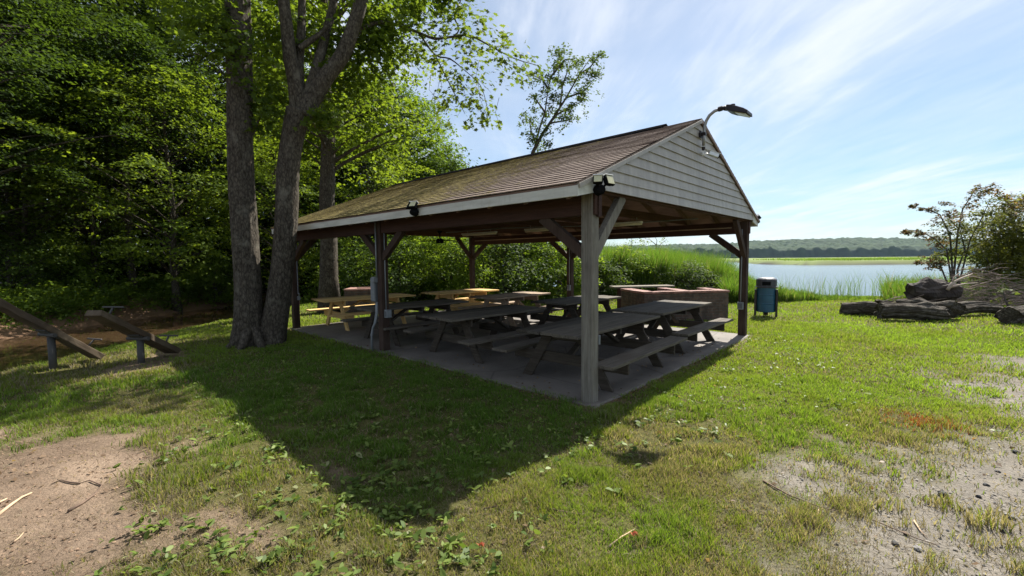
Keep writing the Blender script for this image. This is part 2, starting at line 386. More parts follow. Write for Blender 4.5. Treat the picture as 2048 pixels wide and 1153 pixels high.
# ------------------------------------------------------------------ far shore: marsh and wooded hill
def worley(x,y,sc,seed):
    x=x/sc;y=y/sc;ix=np.floor(x).astype(np.int64);iy=np.floor(y).astype(np.int64);best=np.full(x.shape,9.0);idv=np.zeros(x.shape)
    for a in(-1,0,1):
        for b_ in(-1,0,1):
            cx=ix+a;cy=iy+b_;d=np.hypot(cx+_hash(cx,cy,seed)-x,cy+_hash(cx,cy,seed+5)-y)
            k=d<best;best=np.where(k,d,best);idv=np.where(k,_hash(cx,cy,seed+9),idv)
    return best,idv
def far_hill():
    prof=[(600,512),(1000,509),(1300,504),(1340,501),(1450,500),(1500,494),(1600,490),(1700,486.5),(1780,487.5),(1850,489),(2048,492),(2500,496)]
    xs=np.arange(-600,2500,4.0); ys=np.concatenate([np.array([876,880,884,888,893]),np.arange(898,1500,8.0)])
    X,Y=np.meshgrid(xs,ys)
    u=1024+F*X/Y
    ry=np.interp(u,[p[0] for p in prof],[p[1] for p in prof]); hor=518.7-(u-1024)*.0091
    ridge=(hor-ry)/F*1350+1.6
    t=sstep(890,1350,Y)
    base=ridge*t*.86
    d,idv=worley(X,Y,15,4); d2,id2=worley(X,Y,6,14)
    dome=np.sqrt(np.clip(1-d*d,0,1))
    can=(13+9*idv)*(.25+.75*dome)+3.5*(1-d2)+3*(fbm(X,Y,60,9,3)-.5)
    Z=-.9+base+can*sstep(876,886,Y)
    V=np.stack([X,Y,Z],-1).reshape(-1,3); nx=len(xs);ny=len(ys)
    i=np.arange((nx-1)*(ny-1)); r=i//(nx-1); c=i%(nx-1); a=r*nx+c
    L=np.stack([a,a+1,a+nx+1,a+nx],-1).ravel()
    k=(.6*idv+.4*id2).reshape(-1,1); n=fbm(V[:,0],V[:,1],90,19,3)[:,None]
    C=np.array([.010,.024,.012])*(1-k)+np.array([.034,.058,.022])*k
    C=C*(.75+.5*n)
    m=leafmat('far_wood_canopy',.0,.9,.05)
    tag(link('far_wooded_hill',npmesh('far_wooded_hill',V,L,np.arange(len(i))*4,m,C)),kind='structure')
far_hill()
def marsh():
    xs=np.arange(40,900,2.0); ys=np.concatenate([np.arange(112,150,2.0),np.arange(150,460,10.0)])
    X,Y=np.meshgrid(xs,ys)
    tip=sstep(62,100,X-.25*(Y-128)); front=128-6*sstep(60,90,X)+3*(fbm(X,Y,25,5,3)-.5)
    inside=sstep(0,2.2,Y-front)*sstep(0,4,X-(80+np.maximum(0,Y-140)*.35+2*np.sin(Y*.2)))*sstep(455,440,Y)
    Z=-1.2+inside*(1.55+.35*(fbm(X,Y,6,33,3)-.5))
    V=np.stack([X,Y,Z],-1).reshape(-1,3); nx=len(xs);ny=len(ys)
    i=np.arange((nx-1)*(ny-1)); r=i//(nx-1); c=i%(nx-1); a=r*nx+c
    L=np.stack([a,a+1,a+nx+1,a+nx],-1).ravel()
    n=fbm(V[:,0],V[:,1],18,3,4)[:,None]; lo=(1-inside.reshape(-1,1))
    C=np.array([.10,.16,.025])*(1-n)+np.array([.19,.23,.05])*n; C=np.where(lo>.62,np.array([.03,.027,.016]),C)
    tag(link('marsh_island',npmesh('marsh_island',V,L,np.arange(len(i))*4,leafmat('marsh_grass',.2,.8,.1),C)),kind='structure')
    # fringe of marsh grass standing on it
    rng=np.random.default_rng(3); n=26000
    y=128+rng.random(n)**2*70; x=60+rng.random(n)*420
    ok=(x>86+np.maximum(0,y-140)*.35)&(y>124+2*rng.random(n)); x,y=x[ok],y[ok]
    z0=np.full(len(x),.15)
    V,L,S,C=blades(rng,x,y,z0-.3,.9+.5*rng.random(len(x)),.22,np.array([.10,.17,.03]),np.array([.19,.24,.05]),.25)
    tag(link('marsh_grass',npmesh('marsh_grass',V,L,S,M['reed'],C)),kind='stuff')
def blades(rng,x,y,z,h,w,c0,c1,lean=.35,tipc=1.15,mixv=None):
    n=len(x); a=rng.random(n)*6.283; w=np.broadcast_to(w,(n,)); h=np.broadcast_to(h,(n,))
    sx,sy=np.cos(a)*w/2,np.sin(a)*w/2
    b=rng.random(n)*6.283; l=lean*h*(.3+rng.random(n)); dx,dy=np.cos(b)*l,np.sin(b)*l
    V=np.zeros((n,5,3))
    V[:,0]=np.stack([x-sx,y-sy,z],-1);V[:,1]=np.stack([x+sx,y+sy,z],-1)
    V[:,2]=np.stack([x+sx*.75+dx*.35,y+sy*.75+dy*.35,z+h*.58],-1);V[:,3]=np.stack([x-sx*.75+dx*.35,y-sy*.75+dy*.35,z+h*.58],-1)
    V[:,4]=np.stack([x+dx,y+dy,z+h*.97],-1)
    k=np.arange(n)*5
    L=np.stack([k,k+1,k+2,k+3,k+3,k+2,k+4],-1).ravel(); S=np.stack([np.arange(n)*7,np.arange(n)*7+4],-1).ravel()
    t=(mixv if mixv is not None else rng.random(n))[:,None]
    c=c0*(1-t)+c1*t; c=c*(.8+.4*rng.random((n,1)))
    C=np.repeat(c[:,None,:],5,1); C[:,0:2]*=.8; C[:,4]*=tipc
    return V.reshape(-1,3),L,S,C.reshape(-1,3)
marsh()

# ------------------------------------------------------------------ grass, weeds, pebbles
def on_slab(x,y,m=.02):
    du=(x-AX)*UU.x+(y-AY)*UU.y; dv=(x-AX)*VV.x+(y-AY)*VV.y
    return (du>-m)&(du<5.8+m)&(dv>-.08-m)&(dv<8.45+m)
def scatter(rng,n,d0,d1,half=2.1):
    # uniform per area in a wide wedge in front of (and round) the camera
    d=np.sqrt(d0*d0+(d1*d1-d0*d0)*rng.random(n)); a=(rng.random(n)*2-1)*math.atan(half)*1.02
    return d*np.sin(a),d*np.cos(a)
def make_grass():
    rng=np.random.default_rng(11)
    Vs=[];Ls=[];Ss=[];Cs=[];nv=0;nl=0
    for n,d0,d1,w,hs in((185000,1.4,3.6,.0042,.75),(235000,3.6,7,.0065,.9),(245000,7,13,.011,1.0),(160000,13,23,.02,1.1)):
        x,y=scatter(rng,n,d0,d1)
        d,g,wd,e=masks(x,y)
        cl=fbm(x,y,.20,91,3); cl2=fbm(x,y,.9,92,3); dry=fbm(x,y,1.3,93,4); fine=fbm(x,y,.07,94,2)
        right=sstep(-.5,3.5,x-.15*y)
        keep=1-np.clip(d*1.02,0,1)
        keep*=1-np.clip(g*.93,0,1)*(1-.9*sstep(.57,.69,.6*cl+.4*cl2))
        keep*=(1-wd)*(1-.62*e)
        tuft=sstep(.37,.60,cl*.6+fine*.25+cl2*.25+.02*right)
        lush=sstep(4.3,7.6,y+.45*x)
        keep*=np.maximum(tuft*.92+.12,lush*.85)
        keep*=~on_slab(x,y,-.02)
        keep*=(y<shore_y(x)+1.5)
        k=rng.random(n)<keep; x,y=x[k],y[k]; cl=cl[k];cl2=cl2[k];dry=dry[k];g=g[k];lush=lush[k]
        z=land(x,y)-.006
        tf=sstep(.45,.75,.5*cl+.5*fbm(x,y,.33,98,3)); h=(.020+.030*cl+.055*tf*(1-.5*lush)+.018*rng.random(len(x)))*hs*(1+.25*(rng.random(len(x))>.95))
        # patchwork of green, olive and straw-coloured grass
        dr=np.clip(sstep(.44,.66,dry+.10*sstep(2,4.5,x-.2*y)-.11*lush)+.55*sstep(.0,.6,g),0,1)
        gz=1-sstep(-.3,.3,poly_sd(x,y,SHADE_GREEN)+.5*(cl2-.5)); dr=dr*(1-.75*gz)
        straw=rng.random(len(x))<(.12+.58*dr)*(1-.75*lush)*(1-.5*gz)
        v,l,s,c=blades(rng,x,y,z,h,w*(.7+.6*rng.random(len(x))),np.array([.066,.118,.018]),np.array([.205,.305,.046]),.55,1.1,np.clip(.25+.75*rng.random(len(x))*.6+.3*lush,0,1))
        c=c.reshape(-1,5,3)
        ol=(sstep(.35,.6,dry)*.55*(1-.5*lush)*(1-.9*gz))[:,None,None]; c=c*(1-.25*gz[:,None,None]*np.array([1,.55,.6])); c=c*(1-ol)+np.array([.175,.185,.035])*ol  # blade colour darkened and cooled inside the roof-shadow outline
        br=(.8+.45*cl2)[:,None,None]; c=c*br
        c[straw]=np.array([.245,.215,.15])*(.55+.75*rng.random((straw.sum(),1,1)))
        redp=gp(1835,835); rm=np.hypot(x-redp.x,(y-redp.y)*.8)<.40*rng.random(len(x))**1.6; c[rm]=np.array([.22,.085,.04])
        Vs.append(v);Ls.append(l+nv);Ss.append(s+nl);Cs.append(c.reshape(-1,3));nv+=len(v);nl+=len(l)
    # flat-lying dead straws between the tufts
    for n,d0,d1,w in((60000,1.5,4,.0035),(60000,4,9,.006)):
        x,y=scatter(rng,n,d0,d1); d,g,wd,e=masks(x,y)
        keep=(1-wd)*(~on_slab(x,y,-.02))*(.9-.62*sstep(.55,.95,d))*(.4+.6*sstep(.35,.6,fbm(x,y,.5,97,3)))*(1-.5*sstep(.6,1,g))
        k=rng.random(n)<keep; x,y=x[k],y[k]; m=len(x)
        v,l,s_,c=blades(rng,x,y,land(x,y)+.002,.014+.012*rng.random(m),w,np.array([.10,.068,.042]),np.array([.34,.29,.205]),2.6,1.0)
        Vs.append(v);Ls.append(l+nv);Ss.append(s_+nl);Cs.append(c);nv+=len(v);nl+=len(l)
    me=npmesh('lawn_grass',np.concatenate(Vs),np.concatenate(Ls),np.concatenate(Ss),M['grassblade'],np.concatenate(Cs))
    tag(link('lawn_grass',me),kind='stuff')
make_grass()

KITE=np.array([(-.5,0,0),(-.12,.30,.05),(.5,0,-.02),(-.12,-.30,.05)])
OVAL=np.array([(-.5,0,0),(-.22,.26,.05),(.18,.25,.04),(.5,0,-.06),(.18,-.25,.04),(-.22,-.26,.05)])
MAPLE=np.array([(-.5,0,0),(-.22,.16,.02),(-.18,.48,-.03),(.02,.20,.03),(.22,.34,-.02),(.24,.12,.02),(.55,0,-.06),(.24,-.12,.02),(.22,-.34,-.02),(.02,-.20,.03),(-.18,-.48,-.03),(-.22,-.16,.02)])
def leafset(rng,C,size,shape,nrm,tang=None):
    """C (n,3) centres, nrm (n,3) normals -> verts, loops, starts"""
    n=len(C); nrm=nrm/np.linalg.norm(nrm,axis=1,keepdims=True)
    t=rng.normal(size=(n,3)) if tang is None else tang
    t=t-nrm*(t*nrm).sum(1,keepdims=True); t/=np.linalg.norm(t,axis=1,keepdims=True)+1e-9
    b=np.cross(nrm,t); s=np.broadcast_to(size,(n,))[:,None,None]
    V=C[:,None,:]+s*(shape[None,:,0:1]*t[:,None]+shape[None,:,1:2]*b[:,None]+shape[None,:,2:3]*nrm[:,None])
    k=len(shape); return V.reshape(-1,3),np.arange(n*k),np.arange(n)*k
def weeds():
    rng=np.random.default_rng(5)
    pts=[]
    spots=[(300,1060,.25,16),(350,1120,.35,26),(450,1100,.4,24),(560,1110,.4,22),(330,920,.3,12),(480,930,.35,14),(560,1000,.35,16),(700,1000,.35,26),(740,960,.4,26),(790,1030,.25,16),(850,1030,.2,12),(880,1080,.3,20),(920,1120,.2,16),(650,1090,.3,14),(1050,1040,.25,10),(700,860,.8,40),(800,900,.8,40),(600,820,.8,30),(900,850,.9,40),(1000,830,.8,26),(540,760,.8,20),(1350,790,.6,40),(1300,840,.5,30),(1450,740,.8,50),(1600,720,.9,40),(1400,860,.5,20),(1250,900,.4,14),(420,870,.3,14),(560,900,.3,12),(1560,770,.7,30),(1500,680,.9,50),(1650,800,.5,18),(860,960,.4,18),(1170,880,.4,14),(620,1140,.3,10),(1000,900,.4,12)]
    for u,v,r,k in spots:
        c=gp(u,v)
        for _ in range(k):
            a=rng.random()*6.28;q=r*abs(rng.normal())*.75
            x,y=c.x+q*math.cos(a),c.y+q*math.sin(a)
            if on_slab(np.array([x]),np.array([y]),.05)[0]: continue
            big=(v>850)
            m=rng.integers(3,7) if big else rng.integers(2,5); s0=(.026+.032*rng.random()) if big else (.024+.026*rng.random())
            z=landz(x,y)
            for j in range(m):
                b=rng.random()*6.28; pts.append((x+s0*.55*math.cos(b),y+s0*.55*math.sin(b),z+.018+.03*rng.random(),s0*(.7+.6*rng.random()),math.cos(b),math.sin(b)))
    x_=rng.uniform(-5,3.5,5200); y_=rng.uniform(1.8,8.5,5200); k_=(poly_sd(x_,y_,SHADE_GREEN)<.1)&~on_slab(x_,y_,.05)&(fbm(x_,y_,.6,55,3)>.38)
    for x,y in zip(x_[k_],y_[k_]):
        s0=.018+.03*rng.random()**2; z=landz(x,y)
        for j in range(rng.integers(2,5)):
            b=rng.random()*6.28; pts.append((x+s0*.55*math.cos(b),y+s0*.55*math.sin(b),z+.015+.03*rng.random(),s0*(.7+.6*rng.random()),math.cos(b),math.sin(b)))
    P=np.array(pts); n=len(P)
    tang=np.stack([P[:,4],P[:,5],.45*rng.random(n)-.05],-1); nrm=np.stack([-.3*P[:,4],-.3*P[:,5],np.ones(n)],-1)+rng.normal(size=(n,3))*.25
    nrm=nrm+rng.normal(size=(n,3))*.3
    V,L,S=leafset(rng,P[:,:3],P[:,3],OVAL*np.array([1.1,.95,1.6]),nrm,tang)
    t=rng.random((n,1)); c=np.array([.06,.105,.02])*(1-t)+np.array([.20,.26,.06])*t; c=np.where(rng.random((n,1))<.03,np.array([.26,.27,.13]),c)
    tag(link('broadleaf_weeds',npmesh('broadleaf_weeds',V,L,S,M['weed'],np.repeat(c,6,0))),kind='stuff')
    # dead leaves blown against the slab and about the lawn
    n=900; e=rng.random(n)
    u_=np.where(e<.5,rng.random(n)*5.6,-.12-.35*rng.random(n)**2); v_=np.where(e<.5,-.12-.30*rng.random(n)**2,rng.random(n)*8)
    x=AX+UU.x*u_+VV.x*v_; y=AY+UU.y*u_+VV.y*v_
    x2,y2=scatter(rng,1600,1.6,9); u3=5.7*rng.random(70);v3=.1+3.5*rng.random(70)**2; x3=AX+UU.x*u3+VV.x*v3;y3=AY+UU.y*u3+VV.y*v3; x=np.concatenate([x,x2,x3]);y=np.concatenate([y,y2,y3]);n=len(x)
    C=np.stack([x,y,np.where(on_slab(x,y,-.04),.004,land(x,y)+.010)+.012*rng.random(n)],-1)
    V,L,S=leafset(rng,C,.022+.03*rng.random(n),KITE,np.array([0,0,1.])+rng.normal(size=(n,3))*.45)
    t=rng.random((n,1)); c=np.array([.10,.06,.035])*(1-t)+np.array([.30,.21,.14])*t
    tag(link('dead_leaf_litter',npmesh('dead_leaf_litter',V,L,S,M['weed'],np.repeat(c,4,0))),kind='stuff')
weeds()
def pebbles():
    rng=np.random.default_rng(8); n=110000
    x,y=scatter(rng,n,1.6,10); g=masks(x,y)[1]; k=(g>.35+.5*rng.random(n)); x,y=x[k],y[k]; n=len(x)
    s=.003+.009*rng.random(n)**3
    O=np.array([(1,0,0),(0,1,0),(-1,0,0),(0,-1,0),(0,0,.7),(0,0,-.5)],float)
    V=np.stack([x,y,land(x,y)+.002],-1)[:,None,:]+s[:,None,None]*O[None]*(.6+.8*rng.random((n,6,1)))
    T=np.array([(0,1,4),(1,2,4),(2,3,4),(3,0,4)]); L=(np.arange(n)[:,None,None]*6+T[None]).ravel()
    t=rng.random((n,1)); c=np.where(rng.random((n,1))<.14,np.array([.05,.05,.055]),np.array([.13,.118,.10])*(1-t)+np.array([.27,.25,.22])*t)
    def crumbs():
        n=60000; x,y=scatter(rng,n,1.6,7); d=masks(x,y)[0]; k=(d>.3+.6*rng.random(n)); x,y=x[k],y[k]; n=len(x); s=.0025+.009*rng.random(n)**4
        V=np.stack([x,y,land(x,y)+.001],-1)[:,None,:]+s[:,None,None]*O[None]*(.6+.8*rng.random((n,6,1))); L=(np.arange(n)[:,None,None]*6+T[None]).ravel()
        t=rng.random((n,1)); c=np.array([.07,.045,.03])*(1-t)+np.array([.26,.18,.125])*t
        tag(link('soil_crumbs',npmesh('soil_crumbs',V.reshape(-1,3),L,np.arange(n*4)*3,leafmat('soil_crumb',0,.95,.05),np.repeat(c,6,0))),kind='stuff')
    crumbs()
    tag(link('gravel',npmesh('gravel',V.reshape(-1,3),L,np.arange(n*4)*3,leafmat('gravel_stone',0,.9,.2),np.repeat(c,6,0))),kind='stuff')
pebbles()
# ------------------------------------------------------------------ trees and shrubs
def curve(p0,p1,sag,n=5,rng=random):
    p0=Vector(p0);p1=Vector(p1);m=(p0+p1)/2+Vector(sag)
    return [p0*(1-t)**2+m*(2*t*(1-t))+p1*t*t for t in [i/(n-1) for i in range(n)]]
def cluster_leaves(rng,cl,per,size,shape,c0,c1,flat=.4,spread=.55,up=.9,hue=None):
    """cl: list of (x,y,z,r) clusters; leaves lie in loose flattened, drooping sprays"""
    cl=np.array(cl,float); n=len(cl)*per
    idx=np.repeat(np.arange(len(cl)),per); c=cl[idx]
    # every cluster is 4-6 sub-sprays, so the outline stays ragged
    ns=6; sub=rng.normal(size=(len(cl),ns,3))*np.array([.55,.55,.38]); k=rng.integers(0,ns,n)
    off=sub[idx,k]+rng.normal(size=(n,3))*np.array([.30,.30,.30*flat])
    off[:,2]-=.22*(off[:,0]**2+off[:,1]**2)
    P=c[:,:3]+off*c[:,3:4]*spread*2
    rad=P-P.mean(0); rad[:,2]*=.4; rad/=np.linalg.norm(rad,axis=1,keepdims=True)+1e-9
    nrm=np.array([0,0,up])+rad*.35+rng.normal(size=(n,3))*.42
    V,L,S=leafset(rng,P,size*(.65+.7*rng.random(n)),shape,nrm)
    t=rng.random((len(cl),1))[idx]*.55+rng.random((n,1))*.45
    C=(np.array(c0)*(1-t)+np.array(c1)*t)
    return V,L,S,np.repeat(C,len(shape),0)
def crown_clusters(rng,n,z0,z1,rx,ry,prof,cr,cx=0,cy=0,hollow=.45):
    out=[]
    while len(out)<n:
        t=rng.random(); rr=prof(t); a=rng.random()*6.283; q=hollow+(1-hollow)*math.sqrt(rng.random())
        lump=1+.22*math.sin(3*a+5*t)+.16*math.sin(5*a-9*t+1)
        out.append((cx+rx*rr*q*lump*math.cos(a),cy+ry*rr*q*lump*math.sin(a),z0+(z1-z0)*t,cr*(.7+.6*rng.random())))
    return out
def limb_mesh(mb,cl,trunk,rng,r=.035,n=6,drop=.45,lim=None):
    """branches from the trunk polyline to each cluster"""
    tz=[p[2] for p in trunk]
    for c in (cl if lim is None else cl[:lim]):
        h=math.hypot(c[0]-np.interp(c[2],tz,[p[0] for p in trunk]),c[1]-np.interp(c[2],tz,[p[1] for p in trunk]))
        z=max(tz[0]+.25*(tz[-1]-tz[0])*.6,min(tz[-1],c[2]-h*drop-.2))
        p0=(np.interp(z,tz,[p[0] for p in trunk]),np.interp(z,tz,[p[1] for p in trunk]),z)
        q=r*(.5+.35*h)
        mb.tube(curve(p0,c[:3],(0,0,.12*h),5),[q,q*.75,q*.55,q*.38,q*.2],5,0,False)
def trunk_path(h,lean=(0,0),wob=.12,n=9,seed=0):
    g=random.Random(seed); P=[]
    for i in range(n):
        t=i/(n-1); P.append(Vector((lean[0]*t+wob*(g.random()-.5)*(t>0),lean[1]*t+wob*(g.random()-.5)*(t>0),h*t)))
    return P
class Proto:
    def __init__(s,name,seed,h,tr,z0,z1,rx,prof,ncl,cr,per,size,c0,c1,shape=KITE,flat=.4,bark='bark',hollow=.4,lean=(0,0),limbs=None,ry=None,ct=None,sub=1):
        rng=np.random.default_rng(seed)
        tp=trunk_path(h,lean,.16,9,seed)
        mb=MB(); mb.tube(tp,[tr*(1.5 if i==0 else 1)*(1-.8*(i/8))+.01 for i in range(9)],10,.05)
        cl=crown_clusters(rng,ncl,z0,z1,rx,ry or rx,prof,cr,lean[0]*.7,lean[1]*.7,hollow)
        limb_mesh(mb,cl,tp,rng,.03*max(.6,tr/.2),lim=limbs)
        s.trunk=mb.mesh(name+'_trunk',M[bark],True)
        V,L,S,C=cluster_leaves(rng,cl,per,size,shape,c0,c1,flat)
        s.crown=npmesh(name+'_crown',V,L,S,M['leaf'],C)
    def put(s,name,loc,rz,sc,label,cat,group,sz=None):
        e=empty(name,loc,rz); e.scale=(sc,sc,sz or sc); tag(e,label,cat,group)
        link('trunk',s.trunk,None,e); link('crown',s.crown,None,e); return e
    def bush(s,name,loc,rz,sc,label,group,sz=None):
        e=empty(name,loc,rz); e.scale=(sc,sc,sz or sc); tag(e,label,'shrub',group)
        link('stem',s.trunk,None,e); link('foliage',s.crown,None,e); return e
dome=lambda t: math.sqrt(max(.02,1-(1.6*t-.6)**2)) if t>.375 else .55+.45*t/.375
full=lambda t: max(.12,(1-t)**.6)*(.75+.25*min(1,t*5))
tall=lambda t: max(.1,math.sin(math.pi*min(1,.18+t*.82))**.6)
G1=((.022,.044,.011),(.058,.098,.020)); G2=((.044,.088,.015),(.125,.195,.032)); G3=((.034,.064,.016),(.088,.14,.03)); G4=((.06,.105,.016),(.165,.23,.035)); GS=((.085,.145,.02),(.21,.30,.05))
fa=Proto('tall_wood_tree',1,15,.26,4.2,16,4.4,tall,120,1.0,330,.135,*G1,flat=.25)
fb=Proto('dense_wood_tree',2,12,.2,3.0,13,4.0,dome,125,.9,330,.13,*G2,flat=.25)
fh=Proto('round_topped_tree',22,11,.2,.8,13.2,4.3,dome,190,1.0,230,.20,*G2,flat=.35,hollow=.55)
fc=Proto('understory_tree',3,6.5,.10,1.6,7.2,2.7,dome,60,.7,190,.12,*G4,flat=.14)
fd=Proto('layered_maple',4,8,.12,2.0,8.5,3.3,tall,70,.8,260,.12,*G4,flat=.13)
fe=Proto('shrub_round',5,1.6,.05,.15,2.2,1.4,dome,46,.45,170,.10,*GS,flat=.4,bark='bark_dark')
ff=Proto('shrub_tall',6,2.6,.05,.2,3.6,1.5,tall,52,.5,150,.11,*GS,flat=.5,bark='bark_dark')
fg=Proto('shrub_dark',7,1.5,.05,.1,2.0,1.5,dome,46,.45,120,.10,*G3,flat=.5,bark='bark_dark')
# the wood behind: one mass of crowns and stems that nobody could count
def woodland():
    rng=np.random.default_rng(21); cl=[]
    for _ in range(1500):
        y=27+23*rng.random(); x=-52+50*rng.random(); z=.4+17.5*rng.random()**.9
        if x>-8.5: z=min(z,3+ (y-27)*.12+4.0*rng.random())
        if x>-14: z=min(z,11.5)
        cl.append((x,y,z,1.7))
    for _ in range(240):
        cl.append((-34+14*rng.random(),6+22*rng.random(),.5+15*rng.random(),1.5))
    for _ in range(420):   # low dark thicket at the foot of the wood
        cl.append((-34+36*rng.random(),24+5*rng.random(),.3+4.2*rng.random(),1.3))
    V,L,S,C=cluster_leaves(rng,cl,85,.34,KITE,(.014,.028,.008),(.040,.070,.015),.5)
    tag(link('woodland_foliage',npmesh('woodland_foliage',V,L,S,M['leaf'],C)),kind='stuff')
    g=random.Random(4); mb=MB()
    for _ in range(80):
        x=-48+33*g.random();y=27+20*g.random();h=7+4*g.random();r=.08+.12*g.random()
        mb.tube([(x,y,-.3),(x+g.uniform(-.4,.4),y,h*.5),(x+g.uniform(-.8,.8),y,h)],[r,r*.7,r*.3],6)
    tag(mb.build('woodland_stems',M['bark_dark'],smooth=True),kind='stuff')
woodland()
FR=[ # proto, name, photo x, distance, scale, rotation, label
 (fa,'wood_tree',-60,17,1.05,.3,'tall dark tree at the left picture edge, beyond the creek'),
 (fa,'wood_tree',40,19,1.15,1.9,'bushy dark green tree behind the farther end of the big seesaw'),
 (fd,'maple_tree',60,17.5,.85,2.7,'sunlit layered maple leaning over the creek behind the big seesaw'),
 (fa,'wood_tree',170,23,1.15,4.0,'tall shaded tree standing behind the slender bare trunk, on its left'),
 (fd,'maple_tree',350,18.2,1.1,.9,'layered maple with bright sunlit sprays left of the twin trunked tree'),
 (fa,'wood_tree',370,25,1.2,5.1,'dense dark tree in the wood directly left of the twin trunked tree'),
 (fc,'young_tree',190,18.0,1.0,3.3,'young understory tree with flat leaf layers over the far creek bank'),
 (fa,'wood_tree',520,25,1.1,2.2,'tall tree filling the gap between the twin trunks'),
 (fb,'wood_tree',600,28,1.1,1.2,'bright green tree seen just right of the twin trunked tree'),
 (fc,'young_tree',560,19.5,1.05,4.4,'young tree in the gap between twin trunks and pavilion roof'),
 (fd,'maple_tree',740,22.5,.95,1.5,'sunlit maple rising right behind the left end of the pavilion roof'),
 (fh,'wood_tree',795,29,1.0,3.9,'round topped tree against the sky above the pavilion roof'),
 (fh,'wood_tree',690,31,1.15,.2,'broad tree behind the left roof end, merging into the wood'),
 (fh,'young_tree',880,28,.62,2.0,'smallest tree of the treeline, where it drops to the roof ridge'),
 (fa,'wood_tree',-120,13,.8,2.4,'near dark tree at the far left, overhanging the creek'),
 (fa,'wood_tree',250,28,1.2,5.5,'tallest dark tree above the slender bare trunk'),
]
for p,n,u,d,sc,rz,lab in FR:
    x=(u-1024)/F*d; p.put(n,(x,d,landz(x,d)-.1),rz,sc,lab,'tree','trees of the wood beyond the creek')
# slender bare trunk at the creek and the big trunk behind the pavilion
def slim_tree(name,u,v,d,r,h,label,seed,c0,c1,crown=(7,13,3.2),ncl=60,lean=(0,0)):
    x=(u-1024)/F*d; z=landz(x,d); e=empty(name,(x,d,z-.1)); tag(e,label,'tree')
    rng=np.random.default_rng(seed); tp=trunk_path(h,lean,.09,11,seed); mb=MB()
    mb.tube(tp,[r*(1.45 if i==0 else 1.08 if i==1 else 1)*(1-.06*i) for i in range(11)],12,.07)
    cl=crown_clusters(rng,ncl,crown[0],crown[1],crown[2],crown[2],dome,.9,lean[0]*.8,lean[1]*.8,.3)
    limb_mesh(mb,cl,tp,rng,.045)
    mb.build('trunk',M['bark'],e,smooth=True)
    V,L,S,C=cluster_leaves(rng,cl,170,.16,KITE,c0,c1,.25)
    link('crown',npmesh(name+'_crown',V,L,S,M['leaf'],C),None,e); return e
slim_tree('slender_tree',265,592,18.6,.15,9,'slender pale trunk standing bare above the creek bank undergrowth',31,*G1,crown=(6,11,2.6))
slim_tree('oak_tree',657,622,13.9,.275,12,'thick straight trunk behind the left half of the pavilion, sunlit on its right edge',32,*G4,crown=(5.2,13,3.4),ncl=75,lean=(.1,.3))

# the leaning tree beyond the roof ridge
def leaning_tree():
    D=17.5; e=empty('leaning_tree',(at(1035,590,D).x,D,landz(at(1035,590,D).x,D)-.05)); tag(e,'thin tree leaning right above the roof ridge, its crown open against the sky','tree')
    o=e.location; P=lambda u,v,dd=0: at(u,v,D+dd)-o
    tr=[Vector((0,0,0)),P(1042,540),P(1046,480),P(1052,390),P(1066,305),P(1085,268),P(1107,236),P(1133,195),P(1158,150),P(1180,118)]
    mb=MB(); mb.tube(tr,[.13,.11,.10,.09,.075,.06,.05,.035,.022,.01],8,.05)
    br=[[(1068,303),(1078,260),(1090,225),(1097,170),(1118,118)],[(1072,290),(1062,262),(1058,235)],[(1098,247),(1122,243),(1143,240)],[(1110,232),(1140,214),(1160,205)],[(1133,195),(1165,185),(1185,165)],[(1090,225),(1076,205),(1066,190)],[(1097,180),(1085,160),(1068,152)],[(1158,150),(1180,135),(1198,112)],[(1105,150),(1130,120),(1150,118)],[(1120,215),(1125,170),(1140,130)]]
    g=random.Random(3)
    for b in br:
        q=[P(u,v,g.uniform(-.5,.5)*i*.5) for i,(u,v) in enumerate(b)]; mb.tube(q,[.04*(1-.8*i/(len(q)-1))+.005 for i in range(len(q))],5,0,False)
    mb.build('trunk',M['bark_dark'],e,smooth=True)
    rng=np.random.default_rng(9); cl=[]
    spots=[(1118,118),(1108,140),(1125,135),(1140,125),(1100,165),(1150,118),(1165,125),(1185,118),(1196,108),(1190,140),(1175,150),(1155,155),(1140,160),(1120,165),(1085,160),(1072,155),(1066,190),(1080,185),(1092,200),(1110,190),(1130,190),(1150,185),(1180,170),(1160,205),(1140,213),(1112,218),(1085,222),(1064,225),(1058,240),(1075,245),(1143,240),(1125,243),(1060,262),(1075,272),(1100,255),(1112,105),(1122,102),(1170,190),(1188,155),(1062,282),(1082,295),(1095,283),(1128,225)]
    for u,v in spots:
        p=P(u+g.uniform(-4,4),v+g.uniform(-4,4),g.uniform(-.9,.9)); cl.append((p.x,p.y,p.z,.21))
    V,L,S,C=cluster_leaves(rng,cl,120,.10,KITE,(.035,.062,.018),(.085,.125,.035),.7,.66)
    link('crown',npmesh('leaning_crown',V,L,S,M['leaf'],C),None,e)
    # ivy-like vine growth on the lower trunk
    rng=np.random.default_rng(10); cl=[(g.uniform(-1.1,.5),g.uniform(-.4,.8),.25+2.6*g.random(),.42) for _ in range(46)]
    V,L,S,C=cluster_leaves(rng,cl,110,.10,KITE,*G3,.6)
    link('vine_growth',npmesh('vine_growth',V,L,S,M['leaf'],C),None,e)
leaning_tree()

